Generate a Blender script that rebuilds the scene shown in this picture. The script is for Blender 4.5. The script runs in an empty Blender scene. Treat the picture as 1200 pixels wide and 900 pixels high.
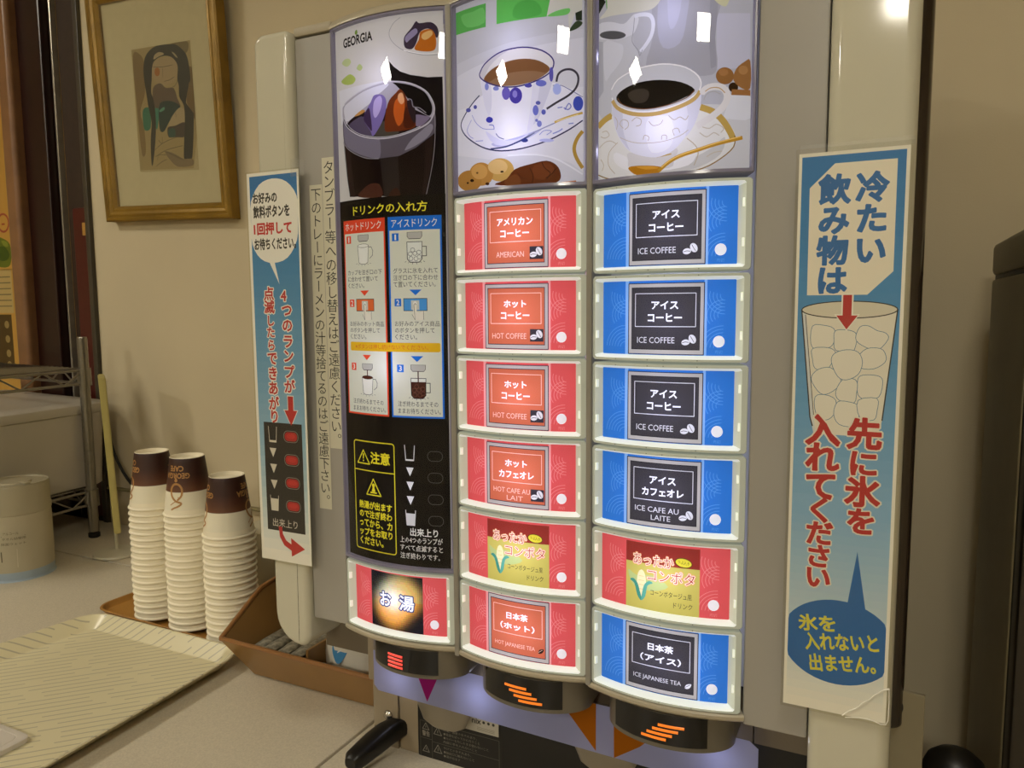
import bpy, bmesh, math, random
import numpy as np
from mathutils import Vector, Matrix
from mathutils.geometry import delaunay_2d_cdt

random.seed(7)
C = bpy.context.scene.collection
SC = bpy.context.scene
PI = math.pi
K = 1.315            # camera height above the floor; all coordinates below are metres from the camera
# ------------------------------------------------------------------ camera
cam_d = bpy.data.cameras.new('camera')
cam = bpy.data.objects.new('camera', cam_d)
C.objects.link(cam)
cam_d.sensor_fit = 'HORIZONTAL'
cam_d.sensor_width = 36.0
cam_d.lens = 895.127 * 36.0 / 1200.0
cam_d.clip_start = 0.02
yaw, pitch, roll = 0.457990, 0.101053, -0.007182
fw = Vector((-math.sin(yaw) * math.cos(pitch), math.cos(yaw) * math.cos(pitch), -math.sin(pitch)))
rt = Vector((math.cos(yaw), math.sin(yaw), 0))
up = rt.cross(fw)
r2 = rt * math.cos(roll) + up * math.sin(roll)
u2 = -rt * math.sin(roll) + up * math.cos(roll)
M = Matrix((r2, u2, -fw)).transposed().to_4x4()
M.translation = Vector((0, 0, K))
cam.matrix_world = M
SC.camera = cam
# ------------------------------------------------------------------ view, world
SC.view_settings.view_transform = 'Standard'
try: SC.view_settings.look = 'None'
except Exception: pass
SC.view_settings.exposure = 0.0
SC.view_settings.gamma = 1.0
SC.view_settings.use_curve_mapping = False
wd = bpy.data.worlds.new('world'); SC.world = wd
wd.use_nodes = True
wd.node_tree.nodes['Background'].inputs[0].default_value = (1.0, 0.86, 0.62, 1)
wd.node_tree.nodes['Background'].inputs[1].default_value = 0.0
CEIL_LIGHT = 14.0      # brightness of the ceiling light panels
LIT = 0.31            # brightness of the backlit prints
LED = 0.060            # watts of one lamp behind a button
LED_POSTER = 0.036

# ------------------------------------------------------------------ helpers
def lin(h):
    h = h.lstrip('#')
    out = []
    for i in (0, 2, 4):
        c = int(h[i:i + 2], 16) / 255.0
        out.append(c / 12.92 if c <= 0.04045 else ((c + 0.055) / 1.055) ** 2.4)
    return (out[0], out[1], out[2], 1.0)

MATS = {}
def mat(name, hexc='808080', rough=0.5, metal=0.0, spec=0.5, emit=0.0, coat=0.0, noise=None, bump=None):
    """plain principled material; noise=(scale, amount) varies the colour, bump=(scale, strength)"""
    if name in MATS: return MATS[name]
    m = bpy.data.materials.new(name); m.use_nodes = True
    nt = m.node_tree; b = nt.nodes['Principled BSDF']
    c = lin(hexc)
    b.inputs['Base Color'].default_value = c
    b.inputs['Roughness'].default_value = rough
    b.inputs['Metallic'].default_value = metal
    b.inputs['Specular IOR Level'].default_value = spec
    b.inputs['Coat Weight'].default_value = coat
    if emit:
        b.inputs['Emission Color'].default_value = c
        b.inputs['Emission Strength'].default_value = emit
    if noise or bump:
        tc = nt.nodes.new('ShaderNodeTexCoord')
        if noise:
            n = nt.nodes.new('ShaderNodeTexNoise'); n.inputs['Scale'].default_value = noise[0]; n.inputs['Detail'].default_value = 4
            nt.links.new(tc.outputs['Object'], n.inputs['Vector'])
            r = nt.nodes.new('ShaderNodeValToRGB')
            a = noise[1]
            r.color_ramp.elements[0].position = 0.3; r.color_ramp.elements[1].position = 0.7
            r.color_ramp.elements[0].color = (c[0] * (1 - a), c[1] * (1 - a), c[2] * (1 - a), 1)
            r.color_ramp.elements[1].color = (min(1, c[0] * (1 + a)), min(1, c[1] * (1 + a)), min(1, c[2] * (1 + a)), 1)
            nt.links.new(n.outputs['Fac'], r.inputs['Fac']); nt.links.new(r.outputs['Color'], b.inputs['Base Color'])
        if bump:
            n2 = nt.nodes.new('ShaderNodeTexNoise'); n2.inputs['Scale'].default_value = bump[0]; n2.inputs['Detail'].default_value = 3
            nt.links.new(tc.outputs['Object'], n2.inputs['Vector'])
            bp = nt.nodes.new('ShaderNodeBump'); bp.inputs['Strength'].default_value = bump[1]; bp.inputs['Distance'].default_value = 0.002
            nt.links.new(n2.outputs['Fac'], bp.inputs['Height']); nt.links.new(bp.outputs['Normal'], b.inputs['Normal'])
    MATS[name] = m
    return m

def lit(hexc, e=None):
    """backlit translucent printed film"""
    e = LIT if e is None else e
    key = 'lit_%s_%.2f' % (hexc, e)
    if key in MATS: return MATS[key]
    m = bpy.data.materials.new(key); m.use_nodes = True
    nt = m.node_tree; nt.nodes.clear()
    c = lin(hexc)
    o = nt.nodes.new('ShaderNodeOutputMaterial')
    em = nt.nodes.new('ShaderNodeEmission'); em.inputs[0].default_value = c; em.inputs[1].default_value = e
    d = nt.nodes.new('ShaderNodeBsdfDiffuse'); d.inputs[0].default_value = c
    t = nt.nodes.new('ShaderNodeBsdfTranslucent'); t.inputs[0].default_value = c
    mx = nt.nodes.new('ShaderNodeMixShader'); mx.inputs[0].default_value = 0.6
    ad = nt.nodes.new('ShaderNodeAddShader')
    nt.links.new(d.outputs[0], mx.inputs[1]); nt.links.new(t.outputs[0], mx.inputs[2])
    nt.links.new(em.outputs[0], ad.inputs[0]); nt.links.new(mx.outputs[0], ad.inputs[1])
    nt.links.new(ad.outputs[0], o.inputs[0])
    MATS[key] = m
    return m

def pane_mat(name, tint='ffffff', rough=0.02, ior=1.45, haze=0.0):
    """clear thin sheet: fresnel reflection over transparency"""
    if name in MATS: return MATS[name]
    m = bpy.data.materials.new(name); m.use_nodes = True
    nt = m.node_tree; nt.nodes.clear()
    o = nt.nodes.new('ShaderNodeOutputMaterial')
    tr = nt.nodes.new('ShaderNodeBsdfTransparent'); tr.inputs[0].default_value = lin(tint)
    gl = nt.nodes.new('ShaderNodeBsdfGlossy'); gl.inputs['Roughness'].default_value = rough
    fr = nt.nodes.new('ShaderNodeFresnel'); fr.inputs[0].default_value = ior
    mx = nt.nodes.new('ShaderNodeMixShader')
    ge = nt.nodes.new('ShaderNodeNewGeometry'); iv = nt.nodes.new('ShaderNodeMath'); iv.operation = 'SUBTRACT'; iv.inputs[0].default_value = 1
    nt.links.new(ge.outputs['Backfacing'], iv.inputs[1])
    ml = nt.nodes.new('ShaderNodeMath'); ml.operation = 'MULTIPLY'; nt.links.new(fr.outputs[0], ml.inputs[0]); nt.links.new(iv.outputs[0], ml.inputs[1])
    nt.links.new(ml.outputs[0], mx.inputs[0]); nt.links.new(tr.outputs[0], mx.inputs[1]); nt.links.new(gl.outputs[0], mx.inputs[2])
    last = mx
    if haze:
        df = nt.nodes.new('ShaderNodeBsdfDiffuse'); df.inputs[0].default_value = lin(tint)
        m2 = nt.nodes.new('ShaderNodeMixShader'); m2.inputs[0].default_value = haze
        nt.links.new(mx.outputs[0], m2.inputs[1]); nt.links.new(df.outputs[0], m2.inputs[2]); last = m2
    nt.links.new(last.outputs[0], o.inputs[0])
    MATS[name] = m
    return m

WO = {}
def place(o, loc, parent=None):
    C.objects.link(o)
    w = Vector(loc) + Vector((0, 0, K))
    WO[o.name] = w
    if parent is not None:
        o.parent = parent
        o.location = w - WO[parent.name]
    else:
        o.location = w
    return o

def finish(me, smooth=True, ang=35):
    if smooth and len(me.polygons):
        me.polygons.foreach_set('use_smooth', [True] * len(me.polygons))
        me.set_sharp_from_angle(angle=math.radians(ang))
    me.update()
    return me

def obj(name, bm, mats, parent=None, origin=None, smooth=True, ang=35):
    """bm holds camera-relative coordinates"""
    me = bpy.data.meshes.new(name)
    bmesh.ops.recalc_face_normals(bm, faces=bm.faces)
    bm.to_mesh(me); bm.free()
    if not isinstance(mats, (list, tuple)): mats = [mats]
    for m in mats: me.materials.append(m)
    if origin is None:
        if parent is not None: origin = WO[parent.name] - Vector((0, 0, K))
        else:
            xs = [v.co.x for v in me.vertices]; ys = [v.co.y for v in me.vertices]; zs = [v.co.z for v in me.vertices]
            origin = Vector(((min(xs) + max(xs)) / 2, (min(ys) + max(ys)) / 2, min(zs)))
    me.transform(Matrix.Translation(-Vector(origin)))
    finish(me, smooth, ang)
    o = place(bpy.data.objects.new(name, me), origin, parent)
    if smooth: o.modifiers.new('flat_faces', 'WEIGHTED_NORMAL').keep_sharp = True
    return o

def inst(name, me, loc, parent=None):
    return place(bpy.data.objects.new(name, me), loc, parent)

def local_mesh(name, bm, mats, smooth=True, ang=35, recalc=True):
    me = bpy.data.meshes.new(name)
    if recalc: bmesh.ops.recalc_face_normals(bm, faces=bm.faces)
    bm.to_mesh(me); bm.free()
    if not isinstance(mats, (list, tuple)): mats = [mats]
    for m in mats: me.materials.append(m)
    return finish(me, smooth, ang)

def tag(o, label, cat, group=None):
    o['label'] = label; o['category'] = cat
    if group: o['group'] = group
    return o

def thing(name, label, cat, loc, group=None):
    o = bpy.data.objects.new(name, None)
    o.empty_display_size = 0.05
    place(o, loc)
    return tag(o, label, cat, group)

def struct(name, bm, m, smooth=False):
    o = obj(name, bm, m, smooth=smooth); o['kind'] = 'structure'
    return o

NB = bmesh.new
def box(bm, x0, x1, y0, y1, z0, z1, bev=0.0, seg=2, mi=0):
    n0 = len(bm.verts)
    ret = bmesh.ops.create_cube(bm, size=1.0)
    vs = ret['verts']
    for v in vs:
        v.co = Vector((x0 + (v.co.x + .5) * (x1 - x0), y0 + (v.co.y + .5) * (y1 - y0), z0 + (v.co.z + .5) * (z1 - z0)))
    fs = list({f for v in vs for f in v.link_faces})
    for f in fs: f.material_index = mi
    if bev:
        es = list({e for v in vs for e in v.link_edges})
        r = bmesh.ops.bevel(bm, geom=es, offset=bev, segments=seg, profile=0.5, affect='EDGES')
        for f in r['faces']: f.material_index = mi
    return bm

def prism(bm, pts, y0, y1, bev=0.0, seg=3, mi=0, axis='y', back=False):
    """polygon pts (a, b) extruded; axis y: a=x b=z; axis x: a=y b=z; axis z: a=x b=y"""
    def P(a, b, t):
        return Vector((a, t, b)) if axis == 'y' else (Vector((t, a, b)) if axis == 'x' else Vector((a, b, t)))
    A = [bm.verts.new(P(a, b, y0)) for a, b in pts]
    Bv = [bm.verts.new(P(a, b, y1)) for a, b in pts]
    f0 = bm.faces.new(A); f1 = bm.faces.new(list(reversed(Bv)))
    n = len(pts); fs = [f0, f1]
    for i in range(n):
        fs.append(bm.faces.new((A[i], Bv[i], Bv[(i + 1) % n], A[(i + 1) % n])))
    for f in fs: f.material_index = mi
    if bev:
        es = list(f0.edges) + (list(f1.edges) if back else [])
        r = bmesh.ops.bevel(bm, geom=es, offset=bev, segments=seg, profile=0.5, affect='EDGES')
        for f in r['faces']: f.material_index = mi
    return bm

def rpoly(x0, x1, z0, z1, rbl, rbr, rtr, rtl, n=6):
    """rectangle with four corner radii, counter clockwise"""
    out = []
    for cx, cz, r, a0 in ((x0 + rbl, z0 + rbl, rbl, PI), (x1 - rbr, z0 + rbr, rbr, 1.5 * PI), (x1 - rtr, z1 - rtr, rtr, 0), (x0 + rtl, z1 - rtl, rtl, .5 * PI)):
        if r <= 1e-9: out.append((cx, cz)); continue
        for i in range(n + 1):
            a = a0 + .5 * PI * i / n
            out.append((cx + r * math.cos(a), cz + r * math.sin(a)))
    return out

def lathe(bm, prof, cx, cy, cz, seg=40, mi=0, mis=None):
    rings = []
    for r, z in prof:
        if r < 1e-6: rings.append([bm.verts.new((cx, cy, cz + z))])
        else: rings.append([bm.verts.new((cx + r * math.cos(2 * PI * i / seg), cy + r * math.sin(2 * PI * i / seg), cz + z)) for i in range(seg)])
    for k in range(len(rings) - 1):
        a, b = rings[k], rings[k + 1]
        m = mis[k] if mis else mi
        for i in range(seg):
            j = (i + 1) % seg
            if len(a) == 1 and len(b) == 1: continue
            if len(a) == 1: f = bm.faces.new((a[0], b[i], b[j]))
            elif len(b) == 1: f = bm.faces.new((a[i], a[j], b[0]))
            else: f = bm.faces.new((a[i], a[j], b[j], b[i]))
            f.material_index = m
    return bm

def tube(bm, pts, r, seg=8, mi=0, cap=True, closed=False):
    pts = [Vector(p) for p in pts]
    rings = []
    n = len(pts)
    ref = None
    for i, p in enumerate(pts):
        if closed: d = pts[(i + 1) % n] - pts[i - 1]
        else: d = (pts[min(i + 1, n - 1)] - pts[max(i - 1, 0)])
        d.normalize()
        if ref is None:
            ref = Vector((0, 0, 1)) if abs(d.z) < .9 else Vector((1, 0, 0))
        a = d.cross(ref).normalized(); b = a.cross(d).normalized()
        ref = b
        rr = r[i] if isinstance(r, (list, tuple)) else r
        rings.append([bm.verts.new(p + a * rr * math.cos(2 * PI * k / seg) + b * rr * math.sin(2 * PI * k / seg)) for k in range(seg)])
    for i in range(n if closed else n - 1):
        A, Bq = rings[i], rings[(i + 1) % n]
        for k in range(seg):
            f = bm.faces.new((A[k], A[(k + 1) % seg], Bq[(k + 1) % seg], Bq[k])); f.material_index = mi
    if cap and not closed:
        for R_ in (rings[0], rings[-1]):
            try:
                f = bm.faces.new(R_); f.material_index = mi
            except Exception: pass
    return bm

def pillow(bm, x0, x1, z0, z1, rad, y0, y1, b, n=6, seg=5):
    """upright slab whose front edges are rounded by b; rad = corner radii bl, br, tr, tl"""
    L = []
    for k in range(seg + 1):
        t = .5 * PI * k / seg
        ins = b * (1 - math.sin(t)); y = y0 + b * (1 - math.cos(t))
        L.append([Vector((x, y, z)) for x, z in rpoly(x0 + ins, x1 - ins, z0 + ins, z1 - ins, *[max(r - ins, .0004) for r in rad], n)])
    L.append([Vector((v.x, y1, v.z)) for v in L[-1]])
    return loft(bm, L, True, True)

def loft(bm, loops, cap0=False, cap1=False, mi=0):
    L = [[bm.verts.new(p) for p in lp] for lp in loops]
    n = len(L[0])
    for a, b in zip(L, L[1:]):
        for i in range(n):
            f = bm.faces.new((a[i], a[(i + 1) % n], b[(i + 1) % n], b[i])); f.material_index = mi
    if cap0: bm.faces.new(L[0]).material_index = mi
    if cap1: bm.faces.new(L[-1]).material_index = mi
    return bm

def catmull(pts, closed=True, sub=3):
    n = len(pts)
    if n < 3: return [tuple(p) for p in pts]
    out = []
    rng = n if closed else n - 1
    for i in range(rng):
        if closed: p0, p1, p2, p3 = pts[i - 1], pts[i], pts[(i + 1) % n], pts[(i + 2) % n]
        else: p0, p1, p2, p3 = pts[max(i - 1, 0)], pts[i], pts[i + 1], pts[min(i + 2, n - 1)]
        for k in range(sub):
            t = k / sub
            out.append(tuple(.5 * (2 * p1[q] + (p2[q] - p0[q]) * t + (2 * p0[q] - 5 * p1[q] + 4 * p2[q] - p3[q]) * t * t + (3 * p1[q] - p0[q] - 3 * p2[q] + p3[q]) * t ** 3) for q in range(len(p1))))
    if not closed: out.append(tuple(pts[-1]))
    return out

# ------------------------------------------------------------------ lettering and flat prints
_fc = bpy.data.curves.new('lettering', 'FONT')
_fo = bpy.data.objects.new('lettering', _fc)
C.objects.link(_fo)
_GL = {}
def glyph(body, bold, res):
    """letter shapes as polygons (list of point lists); bold widens every stroke"""
    k = (body, bold, res)
    if k in _GL: return _GL[k]
    _fc.body = body; _fc.resolution_u = res
    bpy.context.view_layer.update()
    me = bpy.data.meshes.new_from_object(_fo.evaluated_get(bpy.context.evaluated_depsgraph_get()))
    V = [(v.co.x, v.co.y) for v in me.vertices]
    P = [[V[i] for i in p.vertices] for p in me.polygons]
    if bold >= .01:
        cnt = {}
        for p in me.polygons:
            for e in p.edge_keys: cnt[e] = cnt.get(e, 0) + 1
        for (i, j), c in cnt.items():
            if c != 1: continue
            (xa, ya), (xb, yb) = V[i], V[j]
            l = math.hypot(xb - xa, yb - ya)
            if l < 1e-5: continue
            ux, uy = (xb - xa) / l * bold, (yb - ya) / l * bold
            h = .55
            P.append([(xa - ux, ya - uy * 1) , (xa - ux * h + uy, ya - uy * h - ux), (xb + ux * h + uy, yb + uy * h - ux), (xb + ux, yb + uy), (xb + ux * h - uy, yb + uy * h + ux), (xa - ux * h - uy, ya - uy * h + ux)])
    bpy.data.meshes.remove(me)
    _GL[k] = P
    return P

class Canvas:
    """a flat print in millimetres: shapes are laid over each other and cut into ONE flat sheet"""
    def __init__(self): self.sh = []
    def add(self, col, polys): self.sh.append((col, polys)); return self
    def poly(self, col, pts): return self.add(col, [[tuple(p) for p in pts]])
    def smooth(self, col, pts, sub=3): return self.add(col, [catmull(pts, True, sub)])
    def rect(self, col, x0, y0, x1, y1): return self.poly(col, [(x0, y0), (x1, y0), (x1, y1), (x0, y1)])
    def rrect(self, col, x0, y0, x1, y1, r, n=4): return self.poly(col, rpoly(x0, x1, y0, y1, r, r, r, r, n))
    def ell(self, col, x, y, rx, ry, n=20, rot=0):
        c, s = math.cos(rot), math.sin(rot)
        return self.poly(col, [(x + rx * math.cos(a) * c - ry * math.sin(a) * s, y + rx * math.cos(a) * s + ry * math.sin(a) * c) for a in [2 * PI * i / n for i in range(n)]])
    def stroke(self, col, w, pts, closed=False, joint=True):
        P = []
        pts = [tuple(p) for p in pts]
        seq = list(zip(pts, pts[1:])) + ([(pts[-1], pts[0])] if closed else [])
        for a, b in seq:
            dx, dy = b[0] - a[0], b[1] - a[1]; l = math.hypot(dx, dy)
            if l < 1e-6: continue
            nx, ny = -dy / l * w / 2, dx / l * w / 2
            P.append([(a[0] - nx, a[1] - ny), (b[0] - nx, b[1] - ny), (b[0] + nx, b[1] + ny), (a[0] + nx, a[1] + ny)])
        if joint:
            for q in pts if closed else pts[1:-1]:
                P.append([(q[0] + w / 2 * math.cos(i * PI / 3 + .3), q[1] + w / 2 * math.sin(i * PI / 3 + .3)) for i in range(6)])
        return self.add(col, P)
    def frame(self, col, w, x0, y0, x1, y1): return self.stroke(col, w, [(x0, y0), (x1, y0), (x1, y1), (x0, y1)], True, True)
    def text(self, col, body, x0, y0, x1, y1, bold=0.0, res=2, rot=0.0, skew=0.0):
        """letters fitted into the box"""
        G = glyph(body, bold, res)
        if not G: return self
        B0 = glyph(body, 0.0, res)
        allp = [v for p in B0 for v in p]
        ax = min(v[0] for v in allp); bx = max(v[0] for v in allp); ay = min(v[1] for v in allp); by = max(v[1] for v in allp)
        sx = (x1 - x0) / max(bx - ax, 1e-6); sy = (y1 - y0) / max(by - ay, 1e-6)
        mx, my = (x0 + x1) / 2, (y0 + y1) / 2
        c, s = math.cos(rot), math.sin(rot)
        def T(v):
            x = x0 + (v[0] - ax) * sx - mx; y = y0 + (v[1] - ay) * sy - my
            return (mx + x * c - y * s, my + x * s + y * c)
        return self.add(col, [[T(v) for v in p] for p in G])
    def vtext(self, col, body, xc, ytop, w, h, bold=0.0, res=2, step=None):
        """one column of upright letters, each in its own cell"""
        step = step or h
        for i, ch in enumerate(body):
            if ch == ' ': continue
            def T(v):
                x, y = v[0] - .5, v[1] - .38
                if ch in 'ー～（）': x, y = -y, -x
                if ch in '。、': x += .58; y += .55
                if ch in 'っゃゅょッャュョ': x += .06; y += .06
                return (xc + x * w, yc + y * h)
            yc = ytop - step * i - step / 2
            self.add(col, [[T(v) for v in p] for p in glyph(ch, bold, res)])
        return self
    def art(self, items):
        for k, col, w, pts in items:
            if k == 'p': self.smooth(col, pts, 3)
            elif k == 'q': self.poly(col, pts)
            elif k == 's': self.stroke(col, w, catmull(pts, False, 3))
            elif k == 't': self.stroke(col, w, pts)
        return self
    def mesh(self, name, f, mk, base=True):
        """base: the first shape bounds the sheet and everything is cut into one layer"""
        vs, fs, fid = [], [], []
        for i, (col, polys) in enumerate(self.sh):
            for P in polys:
                a = sum(P[j - 1][0] * P[j][1] - P[j][0] * P[j - 1][1] for j in range(len(P)))
                if abs(a) < 1e-7: continue
                if a < 0: P = P[::-1]
                k = len(vs); vs += [Vector(p) for p in P]
                fs.append(list(range(k, k + len(P)))); fid.append(i)
        if base:
            r = delaunay_2d_cdt(vs, [], fs, 1, 1e-4, True)
            ov = np.array([(v[0], v[1]) for v in r[0]]); of = [tuple(f) for f in r[2]]
            ce = np.array([ov[list(f)].mean(axis=0) for f in of])
            order = np.argsort(ce[:, 0]); cx = ce[order, 0]; cy = ce[order, 1]
            top = np.full(len(of), -1)
            for idx, i in zip(fs, fid):
                P = np.array([(vs[k][0], vs[k][1]) for k in idx])
                lo = np.searchsorted(cx, P[:, 0].min()); hi = np.searchsorted(cx, P[:, 0].max())
                if hi <= lo: continue
                y = cy[lo:hi]
                sel = np.nonzero((y >= P[:, 1].min()) & (y <= P[:, 1].max()))[0] + lo
                if not len(sel): continue
                X, Y = cx[sel], cy[sel]
                ins = np.zeros(len(sel), bool)
                for q in range(len(P)):
                    (xa, ya), (xb, yb) = P[q - 1], P[q]
                    if ya == yb: continue
                    c = ((ya > Y) != (yb > Y))
                    ins ^= c & (X < (xb - xa) * (Y - ya) / (yb - ya) + xa)
                t = sel[ins]
                if i == 0: top[t] = 0
                else:
                    t = t[top[t] >= 0]; top[t] = i
            OV, OF, OM = [tuple(v) for v in ov], [], []
            for k, o in enumerate(order):
                if top[k] >= 0:
                    OF.append(of[o]); OM.append(self.sh[top[k]][0])
        else:
            OV = [tuple(v) for v in vs]; OF = fs; OM = [self.sh[i][0] for i in fid]
        cols = sorted(set(OM)); ci = {c: i for i, c in enumerate(cols)}
        me = bpy.data.meshes.new(name)
        me.from_pydata([f(x, y) for x, y in OV], [], [list(q) for q in OF])
        for c in cols: me.materials.append(mk(c))
        me.polygons.foreach_set('material_index', [ci[c] for c in OM])
        me.update()
        # drop loose points
        bm = bmesh.new(); bm.from_mesh(me)
        bmesh.ops.delete(bm, geom=[v for v in bm.verts if not v.link_faces], context='VERTS')
        bm.to_mesh(me); bm.free()
        return me

def paper(c): return mat('print_' + c, c, 0.45)
def strips(cv, col, x0, y0, x1, y1, n):
    """a base sheet made of n upright strips so that it can bend"""
    cv.add(col, [[(x0 + (x1 - x0) * i / n, y0), (x0 + (x1 - x0) * (i + 1) / n, y0), (x0 + (x1 - x0) * (i + 1) / n, y1), (x0 + (x1 - x0) * i / n, y1)] for i in range(n)])
    return cv
# ------------------------------------------------------------------ ceiling lights (two reflected in the covers, two added unseen as fill)
def panel_light(x, y, w, label, k=1.0):
    t = thing('ceiling_light', label, 'ceiling light', (x, y, 1.25))
    bm = NB()
    loft(bm, [[(x + sx * (w / 2 + a), y + sy * (w / 2 + a), z) for sx, sy in ((-1, -1), (1, -1), (1, 1), (-1, 1))] for a, z in ((.03, 1.249), (.03, 1.235), (0, 1.232), (0, 1.24))])
    obj('frame', bm, mat('light_frame', 'dcdcd8', .5), t, smooth=False)
    bm = NB(); box(bm, x - w / 2, x + w / 2, y - w / 2, y + w / 2, 1.238, 1.248)
    obj('diffuser', bm, mat('light_diffuser_%d' % int(k * 100), 'faf3e2', .5, emit=CEIL_LIGHT * CEIL_SIZE * k), t, smooth=False)
    return t
CEIL_SIZE = 6.0
panel_light(.13, -2.36, .38, 'square ceiling light panel behind the viewer')
panel_light(-2.2, -2.33, .38, 'square ceiling light panel behind the viewer, on the side of the doorway')
panel_light(-2.2, -.12, .38, 'added unseen fill light panel on the ceiling near the picture', .40)  # unseen panel, added to brighten the left wall and counter
panel_light(.13, -.12, .38, 'added unseen fill light panel on the ceiling right above the viewer', .20)  # unseen panel, added to lift the right wall and dispenser front

# ------------------------------------------------------------------ the room
wallm = mat('wall_paint', 'cdbf9f', .75, noise=(3.0, .05), bump=(420.0, .12))
cntm = mat('counter_laminate', 'cdc3ae', .42, noise=(500.0, .10))
bm = NB(); box(bm, -4.5, 2.4, -4.2, 2.9, -1.335, -1.315); struct('floor', bm, mat('floor_tile', 'b0a68e', .5, noise=(6, .1)))
bm = NB(); box(bm, -4.5, 2.4, -4.2, 2.9, 1.25, 1.28); struct('ceiling', bm, mat('ceiling_board', 'd9d2bd', .8, noise=(30, .05)))
bm = NB(); box(bm, -1.684, 2.4, 1.2, 1.3, -1.315, 1.25); struct('wall_back', bm, wallm)
bm = NB(); box(bm, 2.4, 2.5, -4.2, 1.3, -1.315, 1.25); struct('wall_right', bm, wallm)
bm = NB(); box(bm, -4.6, -4.5, -4.2, 2.9, -1.315, 1.25); struct('wall_left', bm, wallm)
bm = NB(); box(bm, -4.5, 2.4, -4.3, -4.2, -1.315, 1.25); struct('wall_front', bm, mat('far_wall_paint', 'cfc5aa', .8, noise=(3, .06)))
bm = NB(); box(bm, -4.5, -1.9, 1.62, 1.7, -1.315, 1.25); struct('wall_corridor', bm, mat('corridor_paint', 'c79a4c', .7, noise=(3, .06)))
# counter with grooves: three slabs
bm = NB()
box(bm, -2.7, -.5615, .2, .9975, -.545, -.515, .003)
box(bm, -.5585, .012, .2, .998, -.545, -.515, .003)
box(bm, -2.7, .012, 1.0015, 1.198, -.545, -.515, .003)
box(bm, -2.7, .012, .22, 1.198, -.56, -.545, mi=1)
cnt = obj('countertop', bm, [cntm, mat('dark_joint', '2e281e', .8, noise=(40, .1))])
tag(cnt, 'long beige speckled countertop with thin joint lines under the dispenser', 'countertop')
bm = NB(); box(bm, -2.68, .0, .26, 1.196, -1.315, -.562); box(bm, -2.68, .0, .25, .262, -1.2, -.57, .002)
cb = obj('counter_cabinet', bm, mat('cabinet_front', '8b7a5c', .5, noise=(4, .05)))
tag(cb, 'beige base cabinet carrying the long countertop', 'cabinet')
# doorway on the left: dark post, glazed dark door with a bright edge, brown frame
bm = NB(); box(bm, -1.7, -1.684, 1.19, 1.32, -1.315, 1.25, .002); struct('trim_1', bm, mat('grey_edge', '40392c', .4, noise=(40, .1)))
bm = NB()
box(bm, -1.86, -1.70, 1.26, 1.30, -1.315, 1.25, .002)
d1 = struct('door_1', bm, mat('dark_glazed_door', '36261a', .5, noise=(60, .15)))
bm = NB(); box(bm, -1.868, -1.86, 1.245, 1.262, -1.315, 1.25, .003)
o = obj('door_edge', bm, mat('door_edge_metal', 'b0a898', .25, .6, noise=(30, .1)), d1)
bm = NB(); box(bm, -1.965, -1.872, 1.225, 1.27, -1.315, 1.25, .004); struct('trim_2', bm, mat('dark_red_wood', '260e08', .3, noise=(25, .15)))
bm = NB(); prism(bm, rpoly(-2.015, -1.965, 1.20, 1.27, .012, .012, .004, .004), -1.315, 1.25, axis='z'); struct('trim_3', bm, mat('brown_wood_frame', '86603f', .35, noise=(25, .12)))
# red locker strip beside the door with a sticker
bm = NB(); box(bm, -1.79, -1.703, 1.222, 1.258, -.515, .245, .004)
o = obj('red_box', bm, mat('red_enamel', '4a0f0b', .3, noise=(20, .08))); tag(o, 'narrow dark red box standing in the doorway beside the wall edge', 'box')
bm = NB(); box(bm, -1.752, -1.715, 1.2195, 1.2218, .178, .208)
o = obj('sticker', bm, mat('ochre_sticker', 'b98a3c', .5, noise=(80, .15))); tag(o, 'small ochre sticker on the dark red box', 'sticker')
# posters beyond the doorway
def corridor_poster(name, x0, x1, z0, z1, shapes, label):
    cv = Canvas(); cv.rect('d8a850', 0, 0, (x1 - x0) * 1000, (z1 - z0) * 1000)
    for s in shapes: s(cv)
    me = cv.mesh(name, lambda u, v: ((u / 1000), 0, v / 1000), paper)
    o = inst(name, me, (x0, 1.615, z0)); tag(o, label, 'poster'); return o
def ps1(cv):
    cv.stroke('b5543a', 7, [(268 + 30 * math.cos(a * PI / 8), 157 + 30 * math.sin(a * PI / 8)) for a in range(16)], True)
    cv.rect('b5543a', 258, 150, 276, 156)
    cv.smooth('6f7c22', [(190, 60), (220, 108), (262, 104), (296, 84), (300, 40), (280, 8), (215, 14)])
    cv.smooth('47601a', [(220, 70), (262, 78), (290, 50), (270, 30), (230, 34)]); cv.smooth('93a03a', [(250, 98), (280, 92), (284, 76), (262, 80)])
def ps2(cv):
    cv.rect('d2b878', 120, 340, 292, 488)
    for i in range(6): cv.rect('8a7a50', 180, 462 - i * 20, 284, 466 - i * 20)
    cv.rect('5a451e', 150, 140, 276, 335)
    for z in (300, 250, 200, 160): cv.ell('a8925a', 246, z, 13, 13)
corridor_poster('wall_poster', -3.0, -2.66, .14, .95, [ps1], 'yellow poster with a red ring and green leaves beyond the doorway')
corridor_poster('wall_poster', -3.0, -2.675, -.35, .138, [ps2], 'yellow notice with fine print beyond the doorway, hung under the leafy poster')
# black cable down the wall
bm = NB(); tube(bm, catmull([(-1.66, 1.188, -.27), (-1.645, 1.186, -.325), (-1.62, 1.184, -.366), (-1.585, 1.184, -.405), (-1.53, 1.185, -.44), (-1.45, 1.188, -.455)], False, 5), .0035, 8)
o = obj('power_cable', bm, mat('black_rubber', '15130f', .5, noise=(60, .2))); tag(o, 'thin black cable running down the wall behind the cup stacks', 'cable')
bm = NB(); box(bm, -1.675, -.3, 1.186, 1.1995, -.43, -.425, .001); struct('trim_4', bm, mat('splash_trim', '8f8560', .6, noise=(20, .06)))

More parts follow.
